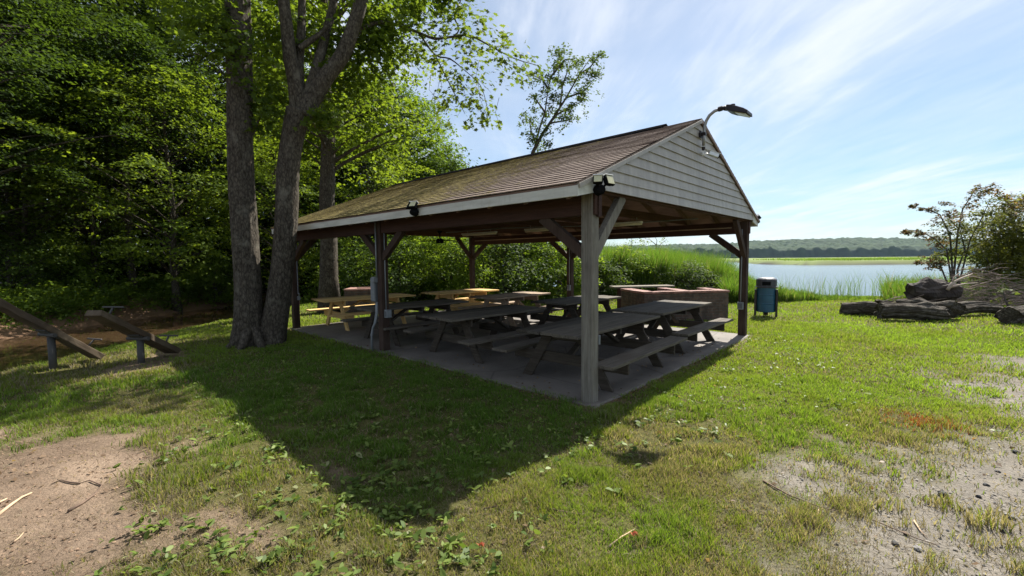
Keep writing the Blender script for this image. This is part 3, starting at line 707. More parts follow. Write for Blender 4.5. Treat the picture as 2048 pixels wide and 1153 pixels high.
# the twin trunked tree on the lawn
def twin_tree():
    b=gl(520,692); e=empty('twin_trunk_tree',b); tag(e,'large rough barked tree with two trunks rising from one base on the lawn','tree')
    o=Vector(b); g=random.Random(12)
    def path(pts,D0,D1,rr,jit=.05,n=16,sub=3):
        q=[]; m=len(pts)
        for i,(u,v) in enumerate(pts): q.append(at(u,v,D0+(D1-D0)*i/(m-1))-o)
        Q=[];Rr=[]
        for i in range(m-1):
            for k in range(sub):
                t=k/sub; a=q[max(i-1,0)];b_=q[i];c=q[i+1];d=q[min(i+2,m-1)]
                Q.append(.5*((2*b_)+(c-a)*t+(2*a-5*b_+4*c-d)*t*t+(3*b_-a-3*c+d)*t**3)); Rr.append(rr[i]*(1-t)+rr[i+1]*t)
        Q.append(q[-1]);Rr.append(rr[-1]); return Q,Rr
    def ridged(Q,Rr,n):
        # resample finely and ridge the bark
        P=[];rr=[]
        for i in range(len(Q)-1):
            for k in range(5): t=k/5; P.append(Q[i].lerp(Q[i+1],t)); rr.append(Rr[i]*(1-t)+Rr[i+1]*t)
        P.append(Q[-1]);rr.append(Rr[-1]); tb=MB().tube(P,rr,n); V=np.array(tb.v); m=len(P)
        k=np.tile(np.arange(n),m); z=np.repeat(np.arange(m),n); C=np.repeat(np.array(P),n,0); r=np.repeat(np.array(rr),n)[:,None]
        a=k/n*6.283; px_,py_=np.cos(a)*3.2+7,np.sin(a)*3.2+7
        rid=np.abs(vnoise(px_*2.6,py_*2.6+z*.055,61)-.5)*2; big=vnoise(px_*.5+z*.05,py_*.5,62)-.5; fl=vnoise(px_*3,z*.35,63)-.5
        V=C+(V-C)*(1+(.11*(rid-.35)+.16*big+.05*fl)[:,None]); return V,tb.f
    def part(name,defs):
        mb=MB()
        for Q,Rr,n in defs: mb.add(*ridged(Q,Rr,n*3 if n>12 else n*2))
        return mb.build(name,M['bark'],e,smooth=True)
    L=path([(496,715),(495,680),(496,640),(495,560),(488,450),(482,330),(479,200),(476,80),(474,-60),(470,-260),(462,-480),(450,-700)],8.45,8.6,[.34,.275,.25,.228,.222,.205,.205,.205,.20,.17,.12,.05])
    flare=[]
    for a in range(7):
        an=a*.9+.2; flare.append(([Vector((-.16+.14*math.cos(an),.05+.14*math.sin(an),.34)),Vector((-.16+.28*math.cos(an),.05+.28*math.sin(an),.10)),Vector((-.16+.50*math.cos(an),.05+.50*math.sin(an),-.07))],[.08,.08,.035],7))
    part('trunk',[(*L,18)]+flare)
    Rt=path([(540,705),(545,670),(556,600),(566,520),(573,430),(577,340),(586,270),(596,222)],8.6,8.75,[.29,.24,.215,.20,.20,.19,.19,.215])
    l1=path([(596,226),(590,170),(579,110),(573,50),(565,-20),(552,-160),(540,-330)],8.75,8.5,[.15,.13,.12,.11,.10,.08,.04])
    l2=path([(600,200),(598,130),(602,70),(604,0),(610,-120),(640,-300)],8.8,9.3,[.10,.085,.08,.07,.06,.02])
    l3=path([(612,200),(632,140),(643,100),(655,55),(668,0),(690,-130),(700,-260)],8.8,9.6,[.11,.095,.09,.08,.075,.06,.02])
    l4=path([(604,232),(622,200),(655,150),(684,112),(704,62),(722,5),(745,-120),(790,-260)],8.75,9.4,[.17,.16,.15,.14,.13,.12,.09,.04])
    x1=path([(598,98),(618,84),(640,68),(660,50)],8.75,9.0,[.05,.05,.045,.02])
    part('trunk',[(*Rt,16),(*l1,10),(*l2,10),(*l3,10),(*l4,12),(*x1,8)])
    lb=[path([(690,100),(722,60),(760,45),(800,52),(838,66)],9.2,10.4,[.06,.05,.04,.035,.03]),
        path([(838,66),(870,78),(905,74),(940,72),(985,95),(1030,118),(1078,132)],10.4,10.6,[.03,.03,.026,.022,.016,.012,.006]),
        path([(905,74),(918,60),(908,30),(922,0),(930,-40)],10.5,10.7,[.02,.018,.016,.014,.01]),
        path([(838,66),(870,110),(900,118),(928,140)],10.4,10.3,[.022,.02,.018,.008]),
        path([(870,110),(890,150),(910,190),(930,228)],10.35,10.2,[.014,.012,.01,.005]),
        path([(928,140),(960,170),(972,205),(978,235)],10.3,10.2,[.010,.008,.007,.004]),
        path([(722,5),(770,-40),(830,-60),(900,-50)],9.4,10.6,[.07,.05,.04,.02]),
        path([(600,235),(625,228),(650,222)],8.75,9.1,[.03,.025,.01]),
        path([(480,165),(455,110),(440,60),(420,10)],8.6,8.2,[.05,.045,.04,.02]),
        path([(505,270),(520,235),(545,205)],8.6,8.9,[.03,.025,.01])]
    for Q,Rr in lb:
        mb=MB(); mb.tube(Q,Rr,6,.08,False); br=mb.build('branch',M['bark_dark'],e,smooth=True)
        if Q is lb[3][0]:
            for _ in range(10):
                u=g.uniform(860,1000);v=g.uniform(120,200);q=[at(u,v,10.3)-o,at(u+g.uniform(-10,14),v+30,10.3)-o,at(u+g.uniform(-20,35),v+62,10.3)-o]
                MB().tube(q,[.005,.004,.002],4,0,False).build('twig',M['bark_dark'],br,smooth=True)
    rng=np.random.default_rng(13); cl=[]
    def add(pts,D,r,n=1,js=12):
        for u,v in pts:
            for _ in range(n):
                p=at(u+g.uniform(-js,js),v+g.uniform(-js,js),D+g.uniform(-.5,.5))-o; cl.append((p.x,p.y,p.z,r))
    # hanging sprays of the long right limb
    add([(780,25),(800,45),(815,80),(835,55),(850,90),(865,40),(880,70),(895,105),(870,130),(905,60),(925,40),(940,75),(955,55),(965,95),(985,85),(1000,110),(1015,125),(1035,118),(1055,130),(1072,132),(945,110),(930,150),(960,150),(985,140),(905,165),(885,150),(880,185),(900,205),(925,190),(950,195),(968,212),(975,232),(935,222),(915,228),(890,218),(860,110),(830,105),(810,112),(905,20),(935,5),(960,20),(990,70),(1010,95),(920,125),(1045,140)],10.4,.19)
    add([(760,60),(745,40),(770,95),(790,80),(765,15),(800,10),(840,15),(875,0),(910,-10)],10.2,.30,2)
    # crown of the tree above and behind the trunks
    add([(520,40),(540,90),(530,150),(555,60),(640,30),(690,20),(735,20),(720,60),(750,100),(700,130),(660,100),(630,60),(735,130),(690,165),(640,180),(760,130),(715,90),(780,50)],9.9,.42,3,20)
    add([(420,10),(440,50),(430,90),(455,20),(400,40),(380,10),(450,120),(410,80)],8.2,.38,2,20)
    add([(545,200),(530,215),(650,222),(640,235),(520,240)],8.9,.22,2)
    for _ in range(130):
        a=g.random()*6.28; q=math.sqrt(g.random())*4.0; z=7.2+6.2*g.random()
        cl.append((-.2+q*math.cos(a)-.9,.9+q*math.sin(a)*.8,z,.62))
    a1=cluster_leaves(rng,[c for c in cl if c[3]<.2],36,.118,MAPLE,(.050,.085,.02),(.13,.18,.045),.8,.85)
    a2=cluster_leaves(rng,[c for c in cl if c[3]>=.2],75,.125,MAPLE,(.050,.088,.016),(.125,.185,.030),.5,.62)
    V=np.concatenate([a1[0],a2[0]]);L_=np.concatenate([a1[1],a2[1]+len(a1[0])]);S=np.concatenate([a1[2],a2[2]+len(a1[1])]);C=np.concatenate([a1[3],a2[3]])
    link('crown',npmesh('twin_crown',V,L_,S,M['leaf'],C),None,e)
twin_tree()

# undergrowth along the creek, and shrubs behind the pavilion
def undergrowth():
    rng=np.random.default_rng(17); cl=[]
    for _ in range(430):
        y=10+14*rng.random(); x=float(creek_x(np.array(y)))-2.3-3.6*rng.random()
        cl.append((x,y,landz(x,y)+.12+.55*rng.random()**1.6,.40))
    for _ in range(260):
        x=-9.5+9*rng.random(); y=18.5+5*rng.random(); cl.append((x,y,landz(x,y)+.15+.8*rng.random(),.5))
    V,L,S,C=cluster_leaves(rng,cl,95,.11,KITE,(.06,.11,.02),(.16,.24,.045),.5)
    tag(link('undergrowth',npmesh('undergrowth',V,L,S,M['leaf'],C)),kind='stuff')
undergrowth()
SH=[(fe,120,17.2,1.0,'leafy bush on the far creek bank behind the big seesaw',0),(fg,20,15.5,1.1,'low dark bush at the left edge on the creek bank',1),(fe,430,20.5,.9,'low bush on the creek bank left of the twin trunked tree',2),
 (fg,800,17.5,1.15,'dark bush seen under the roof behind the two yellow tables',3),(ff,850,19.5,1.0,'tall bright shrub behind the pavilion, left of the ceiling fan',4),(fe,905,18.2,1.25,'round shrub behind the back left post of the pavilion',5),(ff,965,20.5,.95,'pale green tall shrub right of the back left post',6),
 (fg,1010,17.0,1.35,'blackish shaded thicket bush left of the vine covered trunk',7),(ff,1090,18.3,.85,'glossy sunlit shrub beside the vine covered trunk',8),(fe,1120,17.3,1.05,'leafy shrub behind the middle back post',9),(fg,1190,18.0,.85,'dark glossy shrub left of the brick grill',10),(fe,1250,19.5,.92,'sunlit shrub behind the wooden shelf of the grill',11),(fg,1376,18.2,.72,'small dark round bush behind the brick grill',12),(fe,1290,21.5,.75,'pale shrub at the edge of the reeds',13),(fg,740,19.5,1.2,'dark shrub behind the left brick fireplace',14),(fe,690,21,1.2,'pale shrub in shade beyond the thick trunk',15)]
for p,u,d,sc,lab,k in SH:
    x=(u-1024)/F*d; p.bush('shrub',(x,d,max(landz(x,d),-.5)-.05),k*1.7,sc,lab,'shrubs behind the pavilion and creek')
def reeds():
    rng=np.random.default_rng(19); Vs=[];Ls=[];Ss=[];Cs=[];nv=nl=0
    def put(n,x,y,h,w,lean=.30):
        nonlocal nv,nl
        z=np.maximum(land(x,y),-.95)-.05
        v,l,s,c=blades(rng,x,y,z,h,w,np.array([.07,.13,.022]),np.array([.165,.245,.045]),lean,1.05)
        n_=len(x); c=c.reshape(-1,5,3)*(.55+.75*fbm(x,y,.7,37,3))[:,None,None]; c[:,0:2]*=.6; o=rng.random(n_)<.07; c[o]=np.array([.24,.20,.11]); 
        Vs.append(v);Ls.append(l+nv);Ss.append(s+nl);Cs.append(c.reshape(-1,3));nv+=len(v);nl+=len(l)
    n=90000; u=1120+420*rng.random(n)**1.05; d=19.0+20*rng.random(n)**1.4
    x=(u-1024)/F*d; cl=fbm(x,d,1.6,23,3); top=np.interp(u,[1120,1200,1320,1400,1440,1480,1520,1560],[492,494,504,512,522,545,562,578])
    h=1.6-(top-514)/F*d-np.maximum(land(x,d),-.95); h=h*(.45+.72*cl+.30*rng.random(n)**2)
    k=(h>.25)&(rng.random(n)<.25+1.1*cl); put(k.sum(),x[k],d[k],h[k],(.014+.022*rng.random(k.sum()))*1.0)
    # nearer margin growing along the water, thinner, with a few tall seed heads
    n=42000; u=1455+300*rng.random(n)**1.25; d=15.6+3.4*rng.random(n)+.0025*(u-1455); x=(u-1024)/F*d
    top=np.interp(u,[1455,1520,1600,1640,1700,1780],[548,560,576,584,590,590]); h=(1.6-(top-513)/F*d-land(x,d))*(.25+.85*rng.random(n)*fbm(x,d,.5,27,3)*1.7)
    k=(h>.08)&(rng.random(n)<np.interp(u,[1455,1600,1780],[1,.8,.55])); put(k.sum(),x[k],d[k],h[k],.012+.022*rng.random(k.sum()),.5)
    n=9000; u=1770+330*rng.random(n); d=15.0+6*rng.random(n); x=(u-1024)/F*d; h=.35+.8*rng.random(n)*fbm(x,d,.9,29,3)*1.5
    put(n,x,d,h,.010+.016*rng.random(n),.45)
    n=260; u=1560+210*rng.random(n); d=16+3*rng.random(n); x=(u-1024)/F*d; put(n,x,d,.75+.55*rng.random(n),.012,.35)
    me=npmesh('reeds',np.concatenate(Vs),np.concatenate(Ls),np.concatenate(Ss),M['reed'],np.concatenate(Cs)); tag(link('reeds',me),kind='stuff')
reeds()

# shrubs and sapling on the right
def sapling(name,u,v,D,stems,spots,label,cat,c0,c1,leaf=.055,per=60,cr=.17,red=None,seed=40):
    base=gp(u,v); b=Vector(((u-1024)/F*D,D,0)); b.z=landz(b.x,b.y)-.05; e=empty(name,b); tag(e,label,cat); g=random.Random(seed); mb=MB()
    for st in stems:
        q=[Vector((g.uniform(-.15,.15),g.uniform(-.2,.2),0))]+[at(a,c,D+g.uniform(-.4,.4))-b for a,c in st]
        mb.tube(q,[.035*(1-.85*i/(len(q)-1))+.004 for i in range(len(q))],6,.05,False)
    mb.build('stem',M['bark_dark'],e,smooth=True)
    rng=np.random.default_rng(seed); cl=[]; rd=[]
    for s in spots:
        p=at(s[0]+g.uniform(-5,5),s[1]+g.uniform(-5,5),D+g.uniform(-.7,.7))-b; cl.append((p.x,p.y,p.z,s[2] if len(s)>2 and s[2]<2 else cr)); rd.append(1 if len(s)>3 else 0)
    V,L,S,C=cluster_leaves(rng,cl,per,leaf,KITE,c0,c1,.55,.7)
    if red is not None:
        r=np.repeat(np.array(rd),per*4).astype(bool); t=rng.random((len(C)//4,1)).repeat(4,0); rc=np.array(red)*(.7+.8*t); C[r]=np.where(rng.random((len(C)//4,1)).repeat(4,0)<.5,rc,C)[r]
    link('foliage',npmesh(name+'_foliage',V,L,S,M['leaf'],C),None,e); return e
R_=('r',)
sapling('crape_myrtle',1902,598,15.5,[[(1905,545),(1900,470),(1880,430),(1855,418),(1830,414)],[(1908,550),(1915,470),(1925,420),(1950,380),(1985,372)],[(1903,560),(1893,500),(1872,480),(1840,462),(1806,460)],[(1920,560),(1940,480),(1962,440),(1980,400)],[(1898,575),(1880,530),(1862,525),(1845,520)],[(1915,540),(1930,500),(1920,460),(1900,440)]],
 [(1806,461,.07,1),(1822,462,.09,1),(1838,466,.11,1),(1850,470,.13,1),(1862,474,.13,1),(1875,482,.14,1),(1830,415,.07,1),(1848,416,.09,1),(1862,424,.11,1),(1872,436,.14,1),(1886,410,.13,1),(1889,425,.14,1),(1895,445,.2),(1905,430,.2,1),(1915,445,.22),(1925,425,.2,1),(1930,450,.22),(1940,410,.2,1),(1950,395,.17,1),(1965,405,.2,1),(1975,385,.16,1),(1985,372,.12,1),(1992,388,.15,1),(1960,425,.24),(1975,430,.24),(1990,420,.2),(1945,440,.25),(1985,445,.25),(1910,470,.2),(1895,475,.17,1),(1935,475,.2),(1955,470,.24),(1845,520,.13,1),(1858,525,.15,1),(1870,528,.15,1),(1882,522,.15,1),(1876,505,.13),(1930,500,.14),(2000,400,.18,1),(2005,430,.25),(1968,455,.25),(1930,480,.25),(1915,500,.2),(1948,500,.25),(1970,490,.28),(1900,455,.22),(1880,460,.18),(1960,520,.28),(1940,540,.25),(1985,400,.22),(1955,380,.12,1),(1925,500,.25),(1890,500,.16)],
 'slender many stemmed shrub with reddish leaf tips standing left of the big right edge bush','shrub',(.045,.062,.02),(.11,.125,.045),.078,150,.22,(.13,.075,.06),41)
sapling('thicket_shrub',2010,600,16.5,[[(2000,550),(1995,500),(1990,450),(2000,410)],[(2015,550),(2030,480),(2040,420)],[(2035,560),(2060,490),(2080,430)],[(1985,560),(1975,520),(1965,500)],[(2060,560),(2090,480),(2130,440)]],
 [(x,y,.34) for x in range(1965,2180,20) for y in range(430,590,20) if (y>430+max(0,(2000-x))*1.0) and not(x<1985 and y<470)]+[(2010,410,.25,1),(2030,405,.25,1),(2046,398,.25,1),(2070,405,.3,1),(2000,425,.3),(2020,425,.3),(2100,420,.3),(2140,430,.3)],
 'large dense olive green bush at the right picture edge','shrub',(.055,.075,.018),(.19,.20,.05),.10,430,.38,(.11,.075,.045),42)
sapling('low_bush',1835,596,17.5,[[(1835,590)]],[(x,y,.22) for x in range(1775,1990,17) for y in (585,592,600) if not(x<1810 and y<590)]+[(1850,572,.2),(1870,568,.2),(1890,575,.2),(1830,578,.2)],'low yellow green bush at the waterside behind the upturned stump','shrub',(.07,.10,.02),(.16,.20,.05),.09,130,.22,None,43)
sapling('bare_sapling',1313,515,30,[[(1313,500),(1312,490),(1300,480),(1290,478)],[(1313,500),(1322,488),(1333,480)],[(1312,495),(1314,482),(1310,474)]],[(1295,480,.25),(1305,476,.2),(1320,483,.25),(1332,480,.2),(1285,482,.2)],'thin sparse sapling showing above the reeds right of the front post','tree',(.06,.09,.03),(.13,.16,.06),.12,22,.3,None,44)
sapling('small_sapling',1262,505,28,[[(1262,500),(1264,485),(1263,470)]],[(1270,482,.3),(1256,487,.3),(1274,490,.25)],'small leafy sapling rising from the reeds just right of the front post brace','tree',(.06,.10,.03),(.13,.18,.06),.12,30,.3,None,45)
sapling('plantain_weed',2020,610,12.6,[[(2010,600),(2006,580)]],[(2006,570,.1),(2010,585,.12),(2004,600,.12)],'upright green weed growing through the twigs at the right edge','plant',(.06,.09,.03),(.13,.17,.06),.09,30,.12,None,46)

# ------------------------------------------------------------------ concrete pad and pavilion (local x across the gable, y along the eave)
W_,L_=5.80,8.41; EO=.353; ZE,ZR=2.37,3.70; SL=(ZR-ZE)/(W_/2+EO); RV0,RV1=-.075,8.46
def slab():
    mb=MB(); mb.box((W_/2,L_/2,-.10),(W_+.10,L_+.16,.2)); o=mb.build('concrete_slab',M['concrete'],bevel=.02)
    o.location=wl(0,0); o.rotation_euler=(0,0,TH); tag(o,kind='structure')
slab()
def pavilion():
    e=empty('picnic_pavilion',wl(0,0),TH); tag(e,'open sided picnic pavilion with mossy brown shingle roof and pale sided gable','pavilion')
    rng=random.Random(2)
    # posts
    q=.14
    for (x,y,mat) in ((0,0,'greyz'),(0,4.31,'red'),(0,L_-q,'red'),(W_-q,0,'red'),(W_-q,4.31,'red'),(W_-q,L_-q,'red')):
        mb=MB(); mb.box((x+q/2,y+q/2,1.13),(q,q,2.36)); o=mb.build('post',M[mat],e,bevel=.006)
        if mat=='greyz': o['label']='grey weathered front corner post'
    # side beams, end beams
    for x in (q/2,W_-q/2):
        MB().box((x,4.2,2.19),(.10,8.9-.45,.24)).build('beam',M['redy'],e,bevel=.004)
    for y in (.05,L_-.07):
        MB().box((W_/2,y,2.385),(W_-.02,.07,.14)).build('end_beam',M['redx'],e)
    # knee braces
    def brace(a,b,mat,w=.09,h=.13): MB().bar(a,b,w,h).build('brace',M[mat],e,bevel=.004)
    z0,z1,l=1.62,2.30,.66
    for x,sx in ((q/2,1),(W_-q/2,-1)):
        for y,ss in ((q/2,(1,)),(4.38,(-1,1)),(L_-q/2,(-1,))):
            for s in ss: brace((x,y+s*.03,z0),(x,y+s*l,2.09),'red',.08,.12)
        brace((x+sx*.03,.06,z0),(x+sx*l,.06,2.33),'greyz' if sx>0 else 'red',.08,.12)
        brace((x+sx*.03,L_-q/2,z0),(x+sx*l,L_-q/2,2.33),'red',.08,.12)
    # ceiling ties and rafters
    n=15
    for i in range(n):
        y=.10+ (8.26)*i/(n-1)
        if i and i%2==0 and i<n-1: MB().box((W_/2,y,2.39),(W_-.05,.04,.14)).build('ceiling_tie',M['redx'],e)
        for s in (-1,1):
            a=Vector((W_/2+s*(W_/2+EO-.03),y,ZE-.10)); b=Vector((W_/2+s*.01,y,ZR-.115)); MB().bar(a,b,.04,.12).build('rafter',M['deck'],e)
    # roof: shingle courses stepped in section, gently uneven along the length
    def slope(sgn):
        Lr=math.hypot(W_/2+EO+.02,ZR-ZE+.02*SL); ns=29; ux=math.cos(math.atan(SL)); uz=math.sin(math.atan(SL))
        prof=[]
        for i in range(ns):
            s0,s1=Lr*i/ns,Lr*(i+1)/ns; prof+=[(s0,.006),(s0,.018),(s1,.006)]
        m=90; V=[];Fc=[]
        for j in range(m+1):
            y=RV0+(RV1-RV0)*j/m
            for k,(s,nn) in enumerate(prof):
                w=.006*(vnoise(np.array([y*2.3]),np.array([s*3]),3)[0]-.5)+.012*(vnoise(np.array([y*.5]),np.array([s*.7]),4)[0]-.5)
                ji=.012*(vnoise(np.array([y*7.]),np.array([float(k//3)]),8)[0]-.5)
                s_=s+(ji if k%3<2 and k>1 else 0)
                x=-EO-.02+s_*ux-(nn+w)*uz; z=ZE-.02*SL+s_*uz+(nn+w)*ux
                V.append((x if sgn<0 else W_-x,y,z))
        K=len(prof)
        for j in range(m):
            for k in range(K-1):
                a=j*K+k; f=(a,a+K,a+K+1,a+1) if sgn>0 else (a,a+1,a+K+1,a+K); Fc.append(f)
        mb=MB(); mb.add(V,Fc)
        # underside edge thickness
        for yy in (RV0,RV1):
            A=(-EO-.02,yy,ZE-.02*SL); B=(W_/2,yy,ZR)
            pts=[A,B,(B[0],yy,B[2]-.02),(A[0],yy,A[2]-.02)]; pts=[(p[0] if sgn<0 else W_-p[0],p[1],p[2]) for p in pts]; mb.add(pts,[(0,1,2,3)])
        return mb
    for s in (-1,1):
        roof=slope(s).build('roof_slope',M['shingle'],e)
        mb=MB(); a=Vector((W_/2+s*.15,0,ZR-.15*SL+.030)); b=Vector((W_/2+s*.004,0,ZR+.040))
        y0,y1=.48,8.3
        mb.add([(a.x,y0,a.z),(a.x,y1,a.z),(b.x,y1,b.z),(b.x,y0,b.z),(a.x,y0,a.z-.035),(a.x,y1,a.z-.035),(b.x,y1,b.z-.035),(b.x,y0,b.z-.035)],[(0,1,2,3),(4,7,6,5),(0,4,5,1),(1,5,6,2),(2,6,7,3),(3,7,4,0)])
        mb.build('ridge_vent',M['black'],roof)
        mb=MB(); t=.022; mb.add([(W_/2+s*(W_/2+EO),RV0+.015,ZE-.012),(W_/2+s*(W_/2+EO),RV1-.015,ZE-.012),(W_/2,RV1-.015,ZR-.012),(W_/2,RV0+.015,ZR-.012)]+[(W_/2+s*(W_/2+EO),RV0+.015,ZE-.012-t),(W_/2+s*(W_/2+EO),RV1-.015,ZE-.012-t),(W_/2,RV1-.015,ZR-.012-t),(W_/2,RV0+.015,ZR-.012-t)],[(0,1,2,3),(7,6,5,4),(0,4,5,1),(3,2,6,7),(0,3,7,4),(1,5,6,2)])
        mb.build('roof_deck',M['deck'],e)
        # fascia with the little boxed return at each gable end
        xf=W_/2+s*(W_/2+EO)
        MB().box((xf-s*.012,(RV0+RV1)/2-.0,(2.228+ZE-.03)/2),(.024,RV1-RV0-.05,ZE-.03-2.228)).build('fascia',M['fascia'],e,bevel=.003)
        for yy in (RV0+.012,RV1-.012):
            o_=s; x0=xf; x1=W_/2+s*(W_/2+.01)
            zt=lambda x: ZE+(EO-(abs(x-W_/2)-W_/2))*SL-.016
            P=[(x0,yy,2.228),(x1,yy,2.30),(x1,yy,zt(x1)),(x0,yy,zt(x0))]; d=.02 if yy<1 else -.02
            mb=MB(); mb.add(P+[(p[0],p[1]+d,p[2]) for p in P],[(0,1,2,3),(7,6,5,4),(0,4,5,1),(1,5,6,2),(2,6,7,3),(3,7,4,0)]); mb.build('eave_return',M['fascia'],e)
        # rake trim
        for yy in (RV0-.004,RV1+.004):
            a=Vector((xf,yy,ZE-.042)); b=Vector((W_/2,yy,ZR-.042)); MB().bar(a,b,.018,.045).build('rake_trim',M['trim'] if s>0 else M['siding'],e)
    # gable siding in lapped courses
    for yy,d in ((-.045,-1),(8.43,1)):
        mb=MB(); zb=2.335; h=.1185; i=0
        top=lambda z: max(0,(ZR-.075-z)/SL)   # half width under the roof
        while zb<ZR-.09:
            z1=min(zb+h,ZR-.08); w0=min(W_/2+.02,top(zb)); w1=min(W_/2+.02,top(z1))
            yo=yy+d*.020; yi=yy+d*.003
            P=[(W_/2-w0,yo,zb),(W_/2+w0,yo,zb),(W_/2+w1,yi,z1),(W_/2-w1,yi,z1),(W_/2-w0,yy,zb),(W_/2+w0,yy,zb)]
            f=[(0,1,2,3),(4,5,1,0)]
            if d>0: f=[tuple(reversed(k)) for k in f]
            mb.add(P,f); zb+=h; i+=1
        mb.build('gable_siding',M['siding'],e)
    # pipes under the roof
    MB().tube([(4.1,.4,2.30),(4.1,2.6,2.30),(3.2,4.4,2.305),(3.2,6.5,2.305)],.012,6).build('ceiling_conduit',M['pvc'],e)
    MB().tube([(W_-.15,.3,2.20),(W_-.15,8.1,2.20)],.014,6).build('beam_conduit',M['tan'],e)
    MB().box((.104,-.022,2.20),(.06,.035,.30)).build('corner_block',M['redy'],e)
    MB().box((.085,-.026,2.31),(.2,.03,.06)).build('corner_block',M['fascia'],e) if 0 else None
M['trim']=plain('red_brown_rake_trim',(.22,.15,.125),.7,var=.2)
pavilion()

def lp(u,v,z): return wl(u,v,z)
# lamp on the gable
def gable_lamp():
    e=empty('gable_lamp',lp(2.86,-.07,3.28),TH); tag(e,'dark street style lamp on a curved pipe arm at the gable peak','lamp')
    MB().tube([(0,-.05,0),(0,-.055,.12),(.0,-.06,.28),(0,-.085,.36),(0,-.13,.43),(0,-.20,.475),(0,-.29,.49)],.023,10).build('arm',M['galv'],e,smooth=True)
    MB().box((0,-.03,.17),(.05,.11,.05)).box((0,-.012,.17),(.11,.02,.10)).build('wall_bracket',M['metal_dark'],e,bevel=.004)
    MB().tube([(0,-.05,-.02),(0,-.05,-.06),(0,-.05,-.07)],[.028,.024,.01],8).build('pipe_end',M['metal_dark'],e)
    MB().tube([(0,-.255,.487),(0,-.31,.49),(0,-.315,.49),(0,-.335,.488),(0,-.34,.486),(0,-.385,.468)],[.036,.036,.028,.028,.036,.034],10).build('socket',M['metal_dark'],e)
    hd=MB(); Lh=[(-.375,.07,.512,.462),(-.40,.13,.53,.45),(-.47,.15,.538,.445),(-.52,.15,.535,.45),(-.62,.145,.525,.455),(-.68,.13,.508,.46)]
    V=[]
    for y,w,zt,zb in [(y,w,zt+(y+.32)*.42,zb+(y+.32)*.42) for y,w,zt,zb in Lh]: V+=[(-w,y,zb),(w,y,zb),(w*.92,y,zt),(-w*.92,y,zt)]
    f=[(i*4+k,i*4+(k+1)%4,(i+1)*4+(k+1)%4,(i+1)*4+k) for i in range(len(Lh)-1) for k in range(4)]+[(3,2,1,0),(20,21,22,23)]
    hd.add(V,f); h=hd.build('lamp_head',M['metal_dark'],e,bevel=.006)
    MB().tube([(0,-.45,.478),(0,-.45,.512)],[.035,.033],10).build('sensor_cap',M['metal_dark'],h)
    MB().box((0,-.585,.336),(.22,.15,.012),Matrix.Rotation(math.atan(.42),3,'X')).build('lens',M['ledlens'],h)
gable_lamp()
def wall_camera():
    e=empty('security_camera',lp(2.93,-.07,3.16),TH); tag(e,'small silver security camera on a white bracket under the gable lamp','camera')
    MB().tube([(-.05,-.005,.02),(-.05,-.03,.02),(-.05,-.04,-.02)],.016,8).tube([(-.05,-.03,-.02),(0,-.07,.01),(.03,-.12,.0)],.012,8).build('bracket',M['white'],e,smooth=True)
    a=Vector((.0,-.10,.02)); b=Vector((.10,-.21,-.035)); c=MB().bar(a,b,.065,.065).build('camera_body',M['silver'],e,bevel=.008)
    d=(b-a).normalized(); MB().bar(b+d*.001,b+d*.012,.058,.058).build('lens',M['black'],c)
    MB().bar(a+Vector((0,0,.037)),b+d*.03+Vector((0,0,.037)),.075,.006).build('sun_hood',M['white'],c)
wall_camera()
def floodlight(loc,rz,label,heads,body=.055,group='twin flood lights'):
    e=empty('flood_light',loc,rz); tag(e,label,'flood light',group)
    MB().tube([(0,.02,-.02),(0,-.02,-.02),(0,-.05,-.025),(0,-.075,-.03)],[body*1.15,body*1.1,body*.9,body*.5],8).build('sensor_body',M['black'],e)
    for x,yaw,tilt,s in heads:
        M3=Matrix.Rotation(R(yaw),3,'Z')@Matrix.Rotation(R(tilt),3,'X')
        c=Vector((x,-.06,.07))
        h=MB().box(c,(.115*s,.035,.10*s),M3).box(c+M3@Vector((0,.028,0)),(.09*s,.025,.08*s),M3).build('lamp_head',M['black'],e,bevel=.005)
        MB().box(c+M3@Vector((0,-.019,0)),(.095*s,.006,.082*s),M3).build('lens',M['ledlens'],h)
        MB().box(c+M3@Vector((0,0,.056*s)),(.12*s,.05,.008),M3).build('top_shield',M['white'],h)
        MB().tube([(x*.4,-.02,0),c],.012,6).build('swivel',M['black'],e)
floodlight(lp(-.04,-.11,2.335),TH+R(-22),'black twin flood light at the front eave corner above the grey post',[(-.055,-40,-25,.85),(.085,15,-20,1.05)])
floodlight(lp(-EO-.03,2.70,2.30),TH-R(90),'black twin flood light on the white fascia midway along the eave',[(-.07,-30,-30,1.0),(.045,20,-40,.95)])
floodlight(lp(W_+EO+.04,-.02,2.36),TH+R(60),'dark flood light sticking out at the right eave corner against the sky',[(.02,0,-50,.9),(.10,20,-55,.9)],.05)
